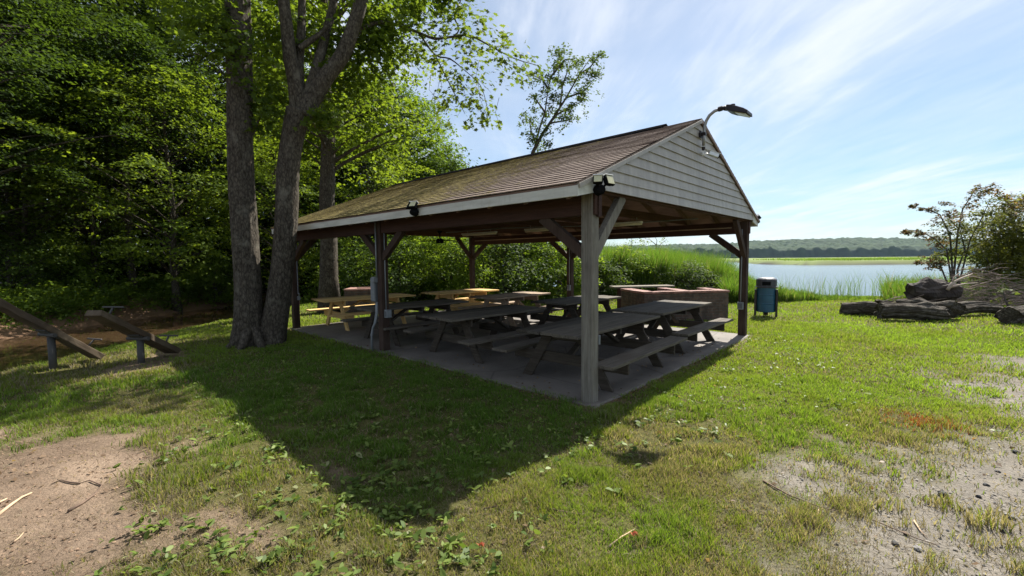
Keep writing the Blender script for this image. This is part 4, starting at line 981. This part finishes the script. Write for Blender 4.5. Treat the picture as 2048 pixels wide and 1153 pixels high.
# ceiling fittings
for i,(va,vb,lab) in enumerate(((4.83,6.03,'unlit tube light under the pavilion ceiling, farthest left of the row beside the fan'),(2.97,3.90,'unlit tube light in the middle of the pavilion ceiling row'),(1.12,1.78,'unlit tube light under the ceiling behind the grey brace'))):
    e=empty('tube_light',lp(3.36,(va+vb)/2,2.2),TH); tag(e,lab,'ceiling light','tube lights under the pavilion roof'); l=vb-va
    MB().box((0,0,.045),(.09,l,.03)).build('housing',M['white'],e)
    MB().tube([(0,-l/2,.012),(0,l/2,.012)],.02,8).build('tube',M['tube'],e,smooth=True)
    for s in (-1,1): MB().tube([(0,s*l*.35,.06),(0,s*l*.35,.13)],.006,5).build('hanger',M['galv'],e)
def fan():
    e=empty('ceiling_fan',lp(2.9,6.38,2.08),TH); tag(e,'dark ceiling fan hanging under the pavilion roof at its left end','ceiling fan')
    MB().tube([(0,0,.06),(0,0,.25)],.014,8).tube([(0,0,.19),(0,0,.25)],[.03,.07],10).build('rod',M['black'],e)
    MB().tube([(0,0,-.06),(0,0,-.05),(0,0,.03),(0,0,.06)],[.07,.10,.10,.05],14).build('motor',M['black'],e)
    for k in range(4):
        a=R(8+90*k); d=Vector((math.cos(a),math.sin(a),0)); MB().bar(d*.09,d*.74,.12,.008).bar(d*.06,d*.2,.04,.012).build('blade',M['black'],e)
fan()
# electrics on the posts
def meter():
    e=empty('meter_box',lp(.0,4.53,.86),TH); tag(e,'grey electric meter box with bent conduit on the middle eave post','meter box')
    b=MB().box((.03,.02,.22),(.12,.15,.44)).build('box',M['pvcdark'],e,bevel=.006)
    MB().box((-.036,.02,.22),(.012,.13,.40)).build('door',M['pvc'],b)
    MB().box((-.03,-.06,.40),(.10,.07,.10)).build('junction_box',M['pvc'],e,bevel=.004)
    MB().tube([(-.025,-.11,1.4),(-.025,-.11,.45)],.014,8).build('conduit',M['pvc'],e,smooth=True)
    MB().tube([(0,-.05,0),(0,-.05,-.20),(-.02,-.02,-.36),(-.05,.03,-.46),(-.06,.06,-.60),(-.06,.06,-.92)],.020,10).build('conduit',M['pvc'],e,smooth=True)
    MB().tube([(.04,.05,0),(.03,.04,-.20),(0,.05,-.38),(-.02,.08,-.50),(-.03,.10,-.65),(-.03,.10,-.92)],.017,10).build('conduit',M['pvc'],e,smooth=True)
meter()
def outlet(loc,label,sz=(.05,.10,.13),pipe=None,rz=TH):
    e=empty('outlet_box',loc,rz); tag(e,label,'outlet box')
    MB().box((0,0,0),sz).build('box',M['pvc'],e,bevel=.006); MB().box((-sz[0]/2-.004,0,0),(.008,sz[1]*.75,sz[2]*.7)).build('cover',M['pvcdark'],e,bevel=.003)
    if pipe: MB().tube(pipe,.011,6).build('conduit',M['pvc'],e,smooth=True)
outlet(lp(.08,4.26,.66),'round grey outlet box low on the middle eave post, right side',(.10,.09,.14),[(-.02,.02,.05),(-.02,.02,1.5)])
outlet(lp(W_-.165,.09,.61),'grey outlet box with pipe on the right corner post',(.05,.11,.15),[(0,.0,.07),(0,.0,1.55)])
outlet(lp(W_-.165,4.36,.82),'pale outlet box on the middle back post',(.05,.10,.15),[(0,-.02,.07),(0,-.02,1.4)])
outlet(lp(.15,.02,.69),'small grey outlet plate on the front corner post',(.02,.07,.11))
outlet(lp(.10,8.21,.72),'pale hooked pipe and outlet box on the far left post',(.06,.05,.09),[(0,.0,.03),(.0,-.03,.09),(0,-.02,.12),(0,.03,.10),(0,.03,1.5)])
outlet(lp(W_+.03,.07,2.08),'white pipe cover at the top of the right corner post',(.04,.05,.26),[(0,0,-.13),(0,0,-1.9)])

# ------------------------------------------------------------------ picnic tables (local x along the planks)
def table(name,loc,rz,Lt,mat,label,np_=5,wt=.92,benches=1,seed=0,span=.90,group='picnic tables on the concrete pad',zt=.70,zb=.405):
    g=random.Random(seed); e=empty(name,loc,rz); tag(e,label,'picnic table',group)
    m=M[mat]; ml=M.get(mat+'_leg',m); pw=wt/np_; t=MB()
    for i in range(np_):
        y=-wt/2+pw*(i+.5); t.box((g.uniform(-.012,.012),y,zt-.019+g.uniform(-.003,.003)),(Lt+g.uniform(-.02,.02),pw-.009,.038),None,.003)
    t.build('tabletop',m,e,bevel=.004)
    for s in (-1,1):
        b=MB(); w=.27/benches
        for k in range(benches): b.box((g.uniform(-.015,.015),s*(span-.135)+(-.135+w*(k+.5)),zb-.019),(Lt+g.uniform(-.03,.03),w-.008,.038),None,.003)
        b.build('bench',m,e,bevel=.004)
    xa=Lt/2-.42
    for s in (-1,1):
        x=s*xa
        for k in (-1,1):
            MB().bar((x,k*.20,zt-.04),(x,k*.60,0),.045,.145,(0,1,.01)).build('leg',m,e,bevel=.003) if 0 else None
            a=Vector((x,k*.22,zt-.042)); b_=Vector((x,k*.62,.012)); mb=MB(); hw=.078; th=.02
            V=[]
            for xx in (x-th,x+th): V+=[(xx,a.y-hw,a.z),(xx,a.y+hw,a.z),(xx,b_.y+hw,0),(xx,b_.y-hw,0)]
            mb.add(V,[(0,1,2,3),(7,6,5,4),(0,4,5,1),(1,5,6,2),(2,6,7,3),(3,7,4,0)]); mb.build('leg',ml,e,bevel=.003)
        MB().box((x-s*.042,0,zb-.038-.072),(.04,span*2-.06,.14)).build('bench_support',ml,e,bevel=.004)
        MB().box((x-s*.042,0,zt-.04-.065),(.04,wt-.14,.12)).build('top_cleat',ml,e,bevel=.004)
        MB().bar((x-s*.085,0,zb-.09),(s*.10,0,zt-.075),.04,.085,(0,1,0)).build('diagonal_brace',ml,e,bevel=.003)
    MB().box((0,0,zt-.085),(.06,wt-.14,.09)).build('top_cleat',ml,e)
    return e
T=[(1.28,.77,2.5,2.38,'grey','weathered grey picnic table nearest the front corner post',5,1,1),
 (3.90,.93,.5,2.30,'grey','grey picnic table at the right end of the front row, half in sunlight',4,2,2),
 (1.20,2.96,-1.5,2.20,'grey','dark weathered picnic table in shade right behind the nearest one',5,1,3),
 (4.18,3.05,0,2.20,'grey','grey picnic table behind the grey front post, its far end sunlit',5,1,4),
 (1.15,5.10,-2,2.25,'grey','dark picnic table in deep shade behind the middle eave post',5,1,5),
 (4.12,5.05,1,2.05,'tan','brownish picnic table in the middle back, half lit by sun',5,1,6),
 (1.45,7.55,-4,2.30,'pine','new yellow pine picnic table at the far left end of the pad',5,1,7),
 (4.20,7.10,-4,2.10,'pine','new yellow pine picnic table standing in sun below the back left post',5,1,8)]
for u,v,rz,Lt,mat,lab,n,b,sd in T: table('picnic_table',lp(u,v,0),TH+R(rz),Lt,mat,lab,n,.95 if n==5 else .98,b,sd)

# ------------------------------------------------------------------ things round the pad
def bin_():
    e=empty('trash_bin',gl(1531,634),R(-8)); tag(e,'teal blue drum trash bin with dark hooded lid on the lawn','trash bin')
    e.rotation_euler=(0,0,R(-30))
    teal=plain('teal_drum_paint',(.014,.075,.14),.4,var=.18,scale=6); dk=plain('charcoal_lid_plastic',(.035,.035,.05),.42)
    MB().tube([(0,0,z) for z in (.14,.16,.36,.375,.39,.60,.615,.63,.80,.82)],[.215,.225,.225,.235,.225,.225,.235,.225,.225,.235],24).build('drum',teal,e,smooth=False)
    lid=MB().tube([(0,0,z) for z in (.80,.815,.83,.84,1.00,1.03,1.06,1.075)],[.262,.27,.27,.248,.246,.24,.20,.12],12).build('lid',dk,e)
    MB().box((.0,-.238,.92),(.20,.02,.10)).build('flap',M['black'],lid,bevel=.004)
    for a in (-1,1):
        MB().box((a*.25,-.03,.375),(.055,.17,.75)).build('side_rail',M['brown_slat'],e,bevel=.006)
    MB().box((0,.235,.40),(.12,.04,.76)).build('side_rail',M['brown_slat'],e,bevel=.006)
M['brown_slat']=plain('dark_brown_slat',(.035,.026,.024),.7)
bin_()
def grill():
    a=gp(1289,585,.74); b=gp(1457.5,581,.74); rz=math.atan2(b.y-a.y,b.x-a.x); Lg=(b-a).length
    e=empty('brick_grill',(a.x,a.y,0),rz); tag(e,'long sooty brick barbecue pit with red capped walls behind the right end of the pad','barbecue')
    def wall(x0,x1,y0,y1,h=.69): 
        MB().box(((x0+x1)/2,(y0+y1)/2,h/2-.06),(x1-x0,y1-y0,h+.12)).build('brick_wall',M['brick'],e,bevel=.006)
    def cap(x0,x1,y0,y1,z=.69):
        n=max(1,int(max(x1-x0,y1-y0)/.11)); mb=MB(); g=random.Random(int(x0*100+y0*10))
        for i in range(n):
            if x1-x0>y1-y0: c=((x0+(x1-x0)*(i+.5)/n),(y0+y1)/2); d=((x1-x0)/n-.006,y1-y0)
            else: c=((x0+x1)/2,y0+(y1-y0)*(i+.5)/n); d=(x1-x0,(y1-y0)/n-.006)
            mb.box((c[0],c[1],z+.028+g.uniform(-.004,.004)),(d[0],d[1],.052),None,.003)
        mb.build('brick_cap',M['cap'],e)
    wall(0,Lg,0,.22); cap(-.02,Lg+.02,-.02,.24)
    wall(0,.30,.222,1.4); cap(-.02,.32,.245,1.42)
    wall(1.12,1.36,.222,1.4); cap(1.10,1.38,.245,1.42)
    wall(Lg-.24,Lg,.222,1.0); cap(Lg-.26,Lg+.02,.245,1.02)
    wall(.302,1.118,1.2,1.4,.60)
    MB().box((.71,.7,.50),(.80,.9,.02)).build('grate',M['black'],e)
    MB().box((.28,-.012,.42),(.10,.02,.20)).build('clean_out_door',M['pvcdark'],e)
    p=gp(1228,574,.76); q=gp(1350,571.5,.76); rz=math.atan2(q.y-p.y,q.x-p.x); l=(q-p).length
    s=empty('wooden_shelf',(p.x,p.y,0),rz); tag(s,'grey plank shelf on posts standing behind the brick barbecue','shelf')
    MB().box((l/2,.10,.74),(l,.20,.045),None,.006).box((l/2,.32,.742),(l*.98,.20,.045),None,.006).build('plank_top',M['bench_shelf'],s)
    for x in (.25,l-.3): MB().box((x,.2,.3),(.10,.10,.83)).build('leg',M['redy'],s)
    a=gp(688,577.6,.74); e=empty('brick_fireplace',(a.x,a.y,landz(a.x,a.y)),R(8)); tag(e,'low square brick fireplace under the trees beyond the left end of the pad','fireplace')
    for x0,x1,y0,y1 in ((0,1.15,0,.22),(0,.22,.222,.95),(.93,1.15,.222,.95),(.222,.928,.75,.95)):
        MB().box(((x0+x1)/2,(y0+y1)/2,.30),(x1-x0,y1-y0,.80)).build('brick_wall',M['brick'],e,bevel=.006)
        MB().box(((x0+x1)/2,(y0+y1)/2,.728),(x1-x0+.03,y1-y0+.004,.052)).build('brick_cap',M['cap'],e,bevel=.006)
grill()
def seesaw(pu,pv,lo,Lup,w,label,hz):
    P=gl(pu,pv); lo=Vector(lo); top=P+Vector((0,0,hz)); d=(top-lo); d.normalize(); e=empty('seesaw',P); tag(e,label,'seesaw','old wooden seesaws on the creek bank')
    MB().tube([(0,0,-.1),(0,0,hz-.05)],.048,12).build('post',M['postgrey'],e,smooth=True)
    low=lo-P; up=top-P+d*Lup
    c=(low+up)/2; l=(up-low).length
    g=random.Random(3); mb=MB(); n=14
    V=[]
    for i in range(n+1):
        x=-l/2+l*i/n
        for y,z in ((-w/2,-.045),(w/2,-.045),(w/2,.045),(-w/2,.045)): V.append((x,y+g.uniform(-.006,.006)*(1+2*(i in(0,n))),z+g.uniform(-.004,.004)))
    f=[(i*4+k,i*4+(k+1)%4,(i+1)*4+(k+1)%4,(i+1)*4+k) for i in range(n) for k in range(4)]+[(3,2,1,0),(n*4,n*4+1,n*4+2,n*4+3)]
    mb.add(V,f); b=mb.build('board',M['board'],e,bevel=.006); b.location=c+Vector((0,0,.02))
    b.rotation_mode='QUATERNION'; b.rotation_quaternion=d.to_track_quat('X','Z')
    for t in (-1,1):
        x=t*(l/2-.22); h=MB().tube([(x,0,.02),(x,0,.20)],.014,8).tube([(x,-.17,.20),(x,.17,.20)],.015,8).build('handle',M['postgrey'],b,smooth=True)
    x=(top-P-c).dot(d); MB().tube([(x,-w/2-.05,-.06),(x,w/2+.05,-.06)],.03,10).box((x,0,-.045),(.22,w*.8,.03)).build('pivot',M['postgrey'],b)
seesaw(107,740,(-6.83,7.20,.04),1.15,.28,'larger old seesaw at the left edge, its near end raised out of the picture',.57)
seesaw(283,727,(-5.92,7.64,.03),.82,.26,'smaller seesaw between the big seesaw and the twin trunked tree, near end raised',.44)

# ------------------------------------------------------------------ logs, stones, twigs
def log(name,a,b,r0,r1,label,group='weathered logs at the water end of the lawn',seed=1,cat='log',rough=.10,n=40,sides=28,mat='log',knots=()):
    a=Vector(a);b=Vector(b);d=b-a;l=d.length; g=random.Random(seed); me=MB(); V=[]
    ph=[g.random()*6.28 for _ in range(6)]; gr=[g.uniform(-1,.6) for _ in range(sides)]
    for i in range(n+1):
        t=i/n; x=l*t; r=r0+(r1-r0)*t; r*=1-.03*(i in(0,n))
        for k in range(sides):
            an=2*math.pi*k/sides
            rr=r*(1+rough*(.6*math.sin(2*an+ph[0]+2*t)+.5*math.sin(3*an+ph[1]-5*t)+.35*math.sin(5*an+ph[2]+7*t))+g.uniform(-rough,rough)*.15+.13*gr[k])
            for kt,ka,kh in knots: rr+=kh*math.exp(-((t-kt)*l/.16)**2-((an-ka)/.5)**2)
            V.append((x+g.uniform(-.06,.06)*(i in(0,n))+.05*math.sin(an*3+ph[4])*(i==n),rr*math.cos(an)+.05*math.sin(3*t+ph[3]),rr*math.sin(an)*.95+.04*math.sin(4*t+ph[5])))
    f=[(i*sides+k,i*sides+(k+1)%sides,(i+1)*sides+(k+1)%sides,(i+1)*sides+k) for i in range(n) for k in range(sides)]+[tuple(range(sides-1,-1,-1)),tuple(n*sides+k for k in range(sides))]
    me.add(V,f); o=me.build(name,M[mat],None,a); o.rotation_mode='QUATERNION'; o.rotation_quaternion=d.to_track_quat('X','Z'); tag(o,label,cat,group); return o
def lg(u,v,dz): p=gl(u,v); p.z+=dz; return p
log('log',lg(1682,630,.19),lg(1752,634,.18),.20,.20,'short split log lying at the left end of the log row',seed=2,rough=.07)
log('log',lg(1757,640,.21),lg(1888,643,.20),.215,.20,'thick dark front log lying across the middle of the log row',seed=3,rough=.07,knots=((.72,1.6,.12),))
log('log',lg(1800,629,.24),lg(1912,640,.26),.19,.23,'knotty grey log resting behind the thick front log',seed=4,rough=.09,knots=((.35,1.6,.12),))
log('log',lg(1912,634,.22),lg(2000,630,.17),.19,.13,'slimmer log tapering to the right between stump and boulder like log',seed=5,rough=.06)
M['charred']=wood('charred_stump_wood',(.010,.008,.008),(.045,.036,.032),'x',stain=(.16,.14,.13),stainamt=.3)
log('stump',lg(1822,622,.60),lg(1893,620,.52),.22,.34,'upturned blackened stump lying on top of the log row',seed=6,cat='stump',rough=.22,mat='charred',knots=((.45,1.2,.15),(.1,2.6,.10),(.8,.9,.10)))
log('log',lg(1752,624,.25),lg(1778,624,.27),.09,.10,'small broken chunk of pale wood on top of the left logs',seed=8,rough=.2)
log('log',lg(2013,648,.19),lg(2110,640,.22),.24,.30,'big rounded grey log cut by the right picture edge',seed=9,rough=.08)
def brush():
    g=random.Random(6); mb=MB()
    for i in range(520):
        u=g.uniform(1893,2120);d=g.uniform(12.7,15.2);x=(u-1024)/F*d; hh=.95*math.exp(-((u-1965)/85)**2)+.25
        z=landz(x,d)+g.random()**1.4*hh; a=g.uniform(-.5,.5)+(math.pi if g.random()<.5 else 0); l=g.uniform(.35,1.3)
        p=Vector((x,d,z)); q=p+Vector((math.cos(a)*l,g.uniform(-.3,.3)*l,g.uniform(-.25,.35)*l)); m=(p+q)/2+Vector((0,0,g.uniform(-.08,.12)))
        r=.004+.014*g.random()**3; mb.tube([p,m,q],[r,r*.8,r*.4],4,0,False)
    o=mb.build('brush_pile',M['brush'],smooth=True); tag(o,'tangled pile of dead twigs and branches behind the stump and logs','brush pile')
    # pale forked limb sticking out beside the stump
    D=12.6; mb=MB(); P=lambda u,v:at(u,v,D)
    mb.tube([P(1895,580),P(1905,566),P(1925,556),P(1945,548)],[.045,.035,.022,.01],7).tube([P(1905,566),P(1908,555),P(1920,545)],[.03,.018,.008],6).tube([P(1900,575),P(1930,568),P(1955,566)],[.03,.02,.008],6)
    tag(mb.build('forked_branch',M['straw2'],smooth=True),'pale forked dead branch sticking up right of the upturned stump','branch')
    g=random.Random(9); mb=MB()
    for i in range(60):
        u=g.uniform(1775,1850);d=g.uniform(12.6,13.6);x=(u-1024)/F*d; z=landz(x,d)+.1+.3*g.random(); a=g.uniform(-.3,.3); l=g.uniform(.3,.9)
        mb.tube([(x,d,z),(x+math.cos(a)*l,d+math.sin(a)*l,z+g.uniform(-.1,.15))],[.01,.005],4,0,False)
    tag(mb.build('brush_pile',M['brush']),'small heap of dead reed stalks left of the upturned stump','brush pile')
M['brush']=plain('dead_brush',(.20,.15,.12),.95,var=.5,scale=3); M['straw2']=plain('bleached_branch',(.42,.34,.28),.9,var=.25)
brush()
def stones():
    g=random.Random(5)
    for i,(u,v,s,lab) in enumerate([(1885,990,.030,'largest black stone on the gravel at the right'),(1972,972,.022,'black stone at the upper right of the gravel cluster'),(1957,995,.020,'flat black stone right of the largest one on the gravel'),(1816,996,.012,'tiny black stone left of the largest one on the gravel'),(1940,1018,.018,'small black stone below the flat one on the gravel'),(2018,1035,.030,'grey stone near the right picture edge on gravel'),(1790,1090,.024,'dark grey stone in thin grass at the lower right'),(1835,1100,.026,'pale edged stone near the bottom of the gravel'),(2030,905,.024,'dark stone high on the gravel at the right edge'),(1995,945,.02,'small dark stone beside dry grass on the gravel'),(1928,1022,.014,'smallest pebble below the flat black stone'),(2040,960,.018,'dark pebble at the right edge among dry grass'),(2005,1062,.02,'charcoal pebble on bare grey gravel, lower right')]):
        bm=bmesh.new(); bmesh.ops.create_icosphere(bm,subdivisions=2,radius=s*.72)
        for v_ in bm.verts: v_.co=Vector((v_.co.x*1.2,v_.co.y,v_.co.z*.7))*(1+g.uniform(-.22,.22))
        me=bpy.data.meshes.new('stone'); bm.to_mesh(me); bm.free()
        o=link('stone',me,M['stone_dark'] if i not in (5,7) else M['stone_grey'],None,gl(u,v,s*.3)); o.rotation_euler=(0,0,g.random()*6); tag(o,lab,'stone','loose stones on the gravel')
M['stone_dark']=plain('black_stone',(.02,.02,.022),.8,var=.4,scale=40); M['stone_grey']=plain('grey_stone',(.22,.21,.20),.85,var=.3,scale=30)
stones()
def twig(px,r,label,mat,z=.012,br=None):
    P=[gl(p[0],p[1]) for p in px]; o=P[0]; g=random.Random(int(px[0][0]))
    Q=[p-o+Vector((0,0,z+(p_[2] if len(p_)>2 else 0))) for p,p_ in zip(P,[tuple(q)+(0,) if len(q)<3 else q for q in px])]
    mb=MB(); n=len(Q); mb.tube(Q,[r*(1-.6*i/(n-1)) for i in range(n)],6,.1)
    if br:
        q=[gl(*p)-o+Vector((0,0,z)) for p in br]; mb.tube(q,[r*.7,r*.3] if len(q)==2 else [r*.7,r*.5,r*.3],5)
    tag(mb.build('twig',M[mat],None,o,smooth=True),label,'twig','fallen twigs on the ground')
twig([(137,1026),(165,1010),(190,992),(204,974)],.009,'curved reddish twig lying on the bare dirt patch',"twig",br=[(204,974),(180,964),(160,970)])
twig([(160,970),(140,968),(122,963),(102,972)],.007,'thin looped twig joined end on to the curved twig on the dirt',"twig")
twig([(-6,1036),(20,1015),(44,998),(64,989)],.012,'pale peeled stick at the left edge of the dirt',"straw")
twig([(-20,1015),(0,1008),(14,1001)],.010,'short pale stick end at the very left of the dirt',"straw")
twig([(28,1088),(38,1080),(47,1070)],.006,'tiny pale straw on the dirt near the lower left corner',"straw")
twig([(1526,965),(1580,995),(1640,1018),(1690,1030)],.006,'long thin dark twig lying in dry grass at the lower right',"twig")
twig([(1655,1000),(1700,1025),(1760,1050),(1830,1080),(1875,1095)],.005,'long thin twig crossing the gravel edge, lower right',"twig")
twig([(1626,1055),(1634,1042),(1637,1022)],.006,'short bleached stick beside the long dark twig',"straw")
twig([(1828,1045),(1840,1065),(1855,1080)],.005,'short pale stick on the gravel right of the long twigs',"straw")
twig([(968,1022),(985,1018),(1010,1012)],.008,'dark stubby twig among weeds near the shadow tip',"twig")
twig([(1100,1022),(1130,1028),(1165,1033)],.007,'straight dark twig lying in grass below the front post',"twig")
twig([(1218,1098),(1240,1080),(1270,1062)],.007,'bent pale twig near the bottom centre of the lawn',"straw")
for u,v,lab in ((962,1108,'larger orange fallen leaf in the grass at the bottom'),(1269,1085,'small orange fallen leaf beside the bent pale twig')):
    p=gl(u,v); mb=MB(); 
    mb.add([(.024*c*(1.1 if k%2 else .6),.02*s*(1.1 if k%2 else .6),.012*((k*7)%3)) for k in range(10) for c,s in [(math.cos(k*.628),math.sin(k*.628))]],[tuple(range(10))])
    tag(mb.build('fallen_leaf',M['orange'] if 'orange' in M else M.setdefault('orange',plain('orange_dead_leaf',(.45,.14,.06),.8)),None,p+Vector((0,0,.04))),lab,'leaf','orange fallen leaves')

# ------------------------------------------------------------------ sky, sun, air, camera
EL,AZ=45.0,36.87
w=bpy.data.worlds.new('World'); scene.world=w; w.use_nodes=True; nt=w.node_tree
bg=[n for n in nt.nodes if n.type=='BACKGROUND'][0]
sky=nt.nodes.new('ShaderNodeTexSky'); sky.sky_type='NISHITA'; sky.sun_disc=False; sky.sun_elevation=R(EL); sky.sun_rotation=R(AZ)
sky.air_density=1.15; sky.dust_density=.15; sky.ozone_density=1.6
# thin wind-combed cirrus: noise on a flat layer high overhead
tc=nt.nodes.new('ShaderNodeTexCoord'); sp=nt.nodes.new('ShaderNodeSeparateXYZ'); nt.links.new(tc.outputs['Generated'],sp.inputs[0])
zc=N(nt,'ShaderNodeMath',operation='MAXIMUM'); nt.links.new(sp.outputs['Z'],zc.inputs[0]); zc.inputs[1].default_value=.035
za=N(nt,'ShaderNodeMath',operation='ADD'); nt.links.new(zc.outputs[0],za.inputs[0]); za.inputs[1].default_value=.10
dv=nt.nodes.new('ShaderNodeVectorMath'); dv.operation='DIVIDE'; nt.links.new(tc.outputs['Generated'],dv.inputs[0])
cz=nt.nodes.new('ShaderNodeCombineXYZ'); [nt.links.new(za.outputs[0],cz.inputs[i]) for i in range(3)]; nt.links.new(cz.outputs[0],dv.inputs[1])
def layer(rot,scale,sc,det,dist,off=(0,0,0)):
    mp=nt.nodes.new('ShaderNodeMapping'); mp.inputs['Rotation'].default_value=(0,0,R(rot)); mp.inputs['Scale'].default_value=scale; mp.inputs['Location'].default_value=off
    nt.links.new(dv.outputs[0],mp.inputs[0]); return noise(nt,mp.outputs[0],sc,det,.6,dist)
c1=layer(-6,(1.3,.40,1),1.15,9,1.0,(1.3,.4,0)); c2=layer(-14,(2.2,.40,1),1.9,9,.8,(4,2,0)); c3=layer(0,(1,1,1),.55,4,.2,(2.2,5.1,0))
m1=N(nt,'ShaderNodeMath',operation='MULTIPLY_ADD'); nt.links.new(c2,m1.inputs[0]); m1.inputs[1].default_value=.5; nt.links.new(c1,m1.inputs[2])
m2=N(nt,'ShaderNodeMath',operation='MULTIPLY_ADD'); nt.links.new(c3,m2.inputs[0]); m2.inputs[1].default_value=.9; nt.links.new(m1.outputs[0],m2.inputs[2])
cf=ramp(nt,m2.outputs[0],[(.80,(.06,)*3),(1.0,(.30,)*3),(1.0,(.30,)*3)])
sc=N(nt,'ShaderNodeMath',operation='MULTIPLY'); nt.links.new(m2.outputs[0],sc.inputs[0]); sc.inputs[1].default_value=.5
cf=ramp(nt,sc.outputs[0],[(.44,(.12,)*3),(.58,(.33,)*3),(.74,(.88,)*3)])
zr=ramp(nt,sp.outputs['Z'],[(0,(.56,.74,.95)),(.10,(.62,.79,.97)),(.35,(1,1,1))])
nt.links.new(mixc(nt,cf,mixc(nt,1.0,sky.outputs[0],zr,'MULTIPLY'),(8.4,8.8,9.5)),bg.inputs['Color'])
bg.inputs['Strength'].default_value=.05
sl=bpy.data.lights.new('sun','SUN'); sl.energy=5.0; sl.angle=R(.53); sl.color=(1.0,.95,.86)
so=bpy.data.objects.new('sun',sl); COL.objects.link(so)
sd=Vector((math.cos(R(EL))*math.sin(R(AZ)),math.cos(R(EL))*math.cos(R(AZ)),math.sin(R(EL))))
so.rotation_euler=sd.to_track_quat('Z','Y').to_euler(); so.location=(20,25,40)
cd=bpy.data.cameras.new('camera'); cd.sensor_width=36; cd.lens=36*F/2048; cd.clip_start=.05; cd.clip_end=9000
co=bpy.data.objects.new('camera',cd); COL.objects.link(co); co.location=(0,0,H)
co.rotation_mode='QUATERNION'
qx=Euler((R(90)+PITCH,0,0)).to_quaternion()
from mathutils import Quaternion
co.rotation_quaternion=qx@Quaternion((0,0,1),-ROLL*0+0)@Quaternion((0,0,1),ROLL)
scene.camera=co
scene.cycles.diffuse_bounces=6; scene.cycles.transmission_bounces=8; scene.cycles.max_bounces=12
vs=scene.view_settings; vs.view_transform='Standard'; vs.look='None'; vs.exposure=1.28; vs.gamma=1

mb=MB(); mb.box((900,1100,29),(3300,2700,64.0)); hz=mb.build('haze',None)
hm=bpy.data.materials.new('haze_air'); hm.use_nodes=True; hn=hm.node_tree
for n_ in list(hn.nodes):
    if n_.type!='OUTPUT_MATERIAL': hn.nodes.remove(n_)
ho=hn.nodes[0]; pv=hn.nodes.new('ShaderNodeVolumePrincipled'); pv.inputs['Color'].default_value=(.55,.74,1,1); pv.inputs['Density'].default_value=.000045; pv.inputs['Anisotropy'].default_value=.3
hn.links.new(pv.outputs[0],ho.inputs['Volume']); hz.data.materials.append(hm); tag(hz,kind='stuff')
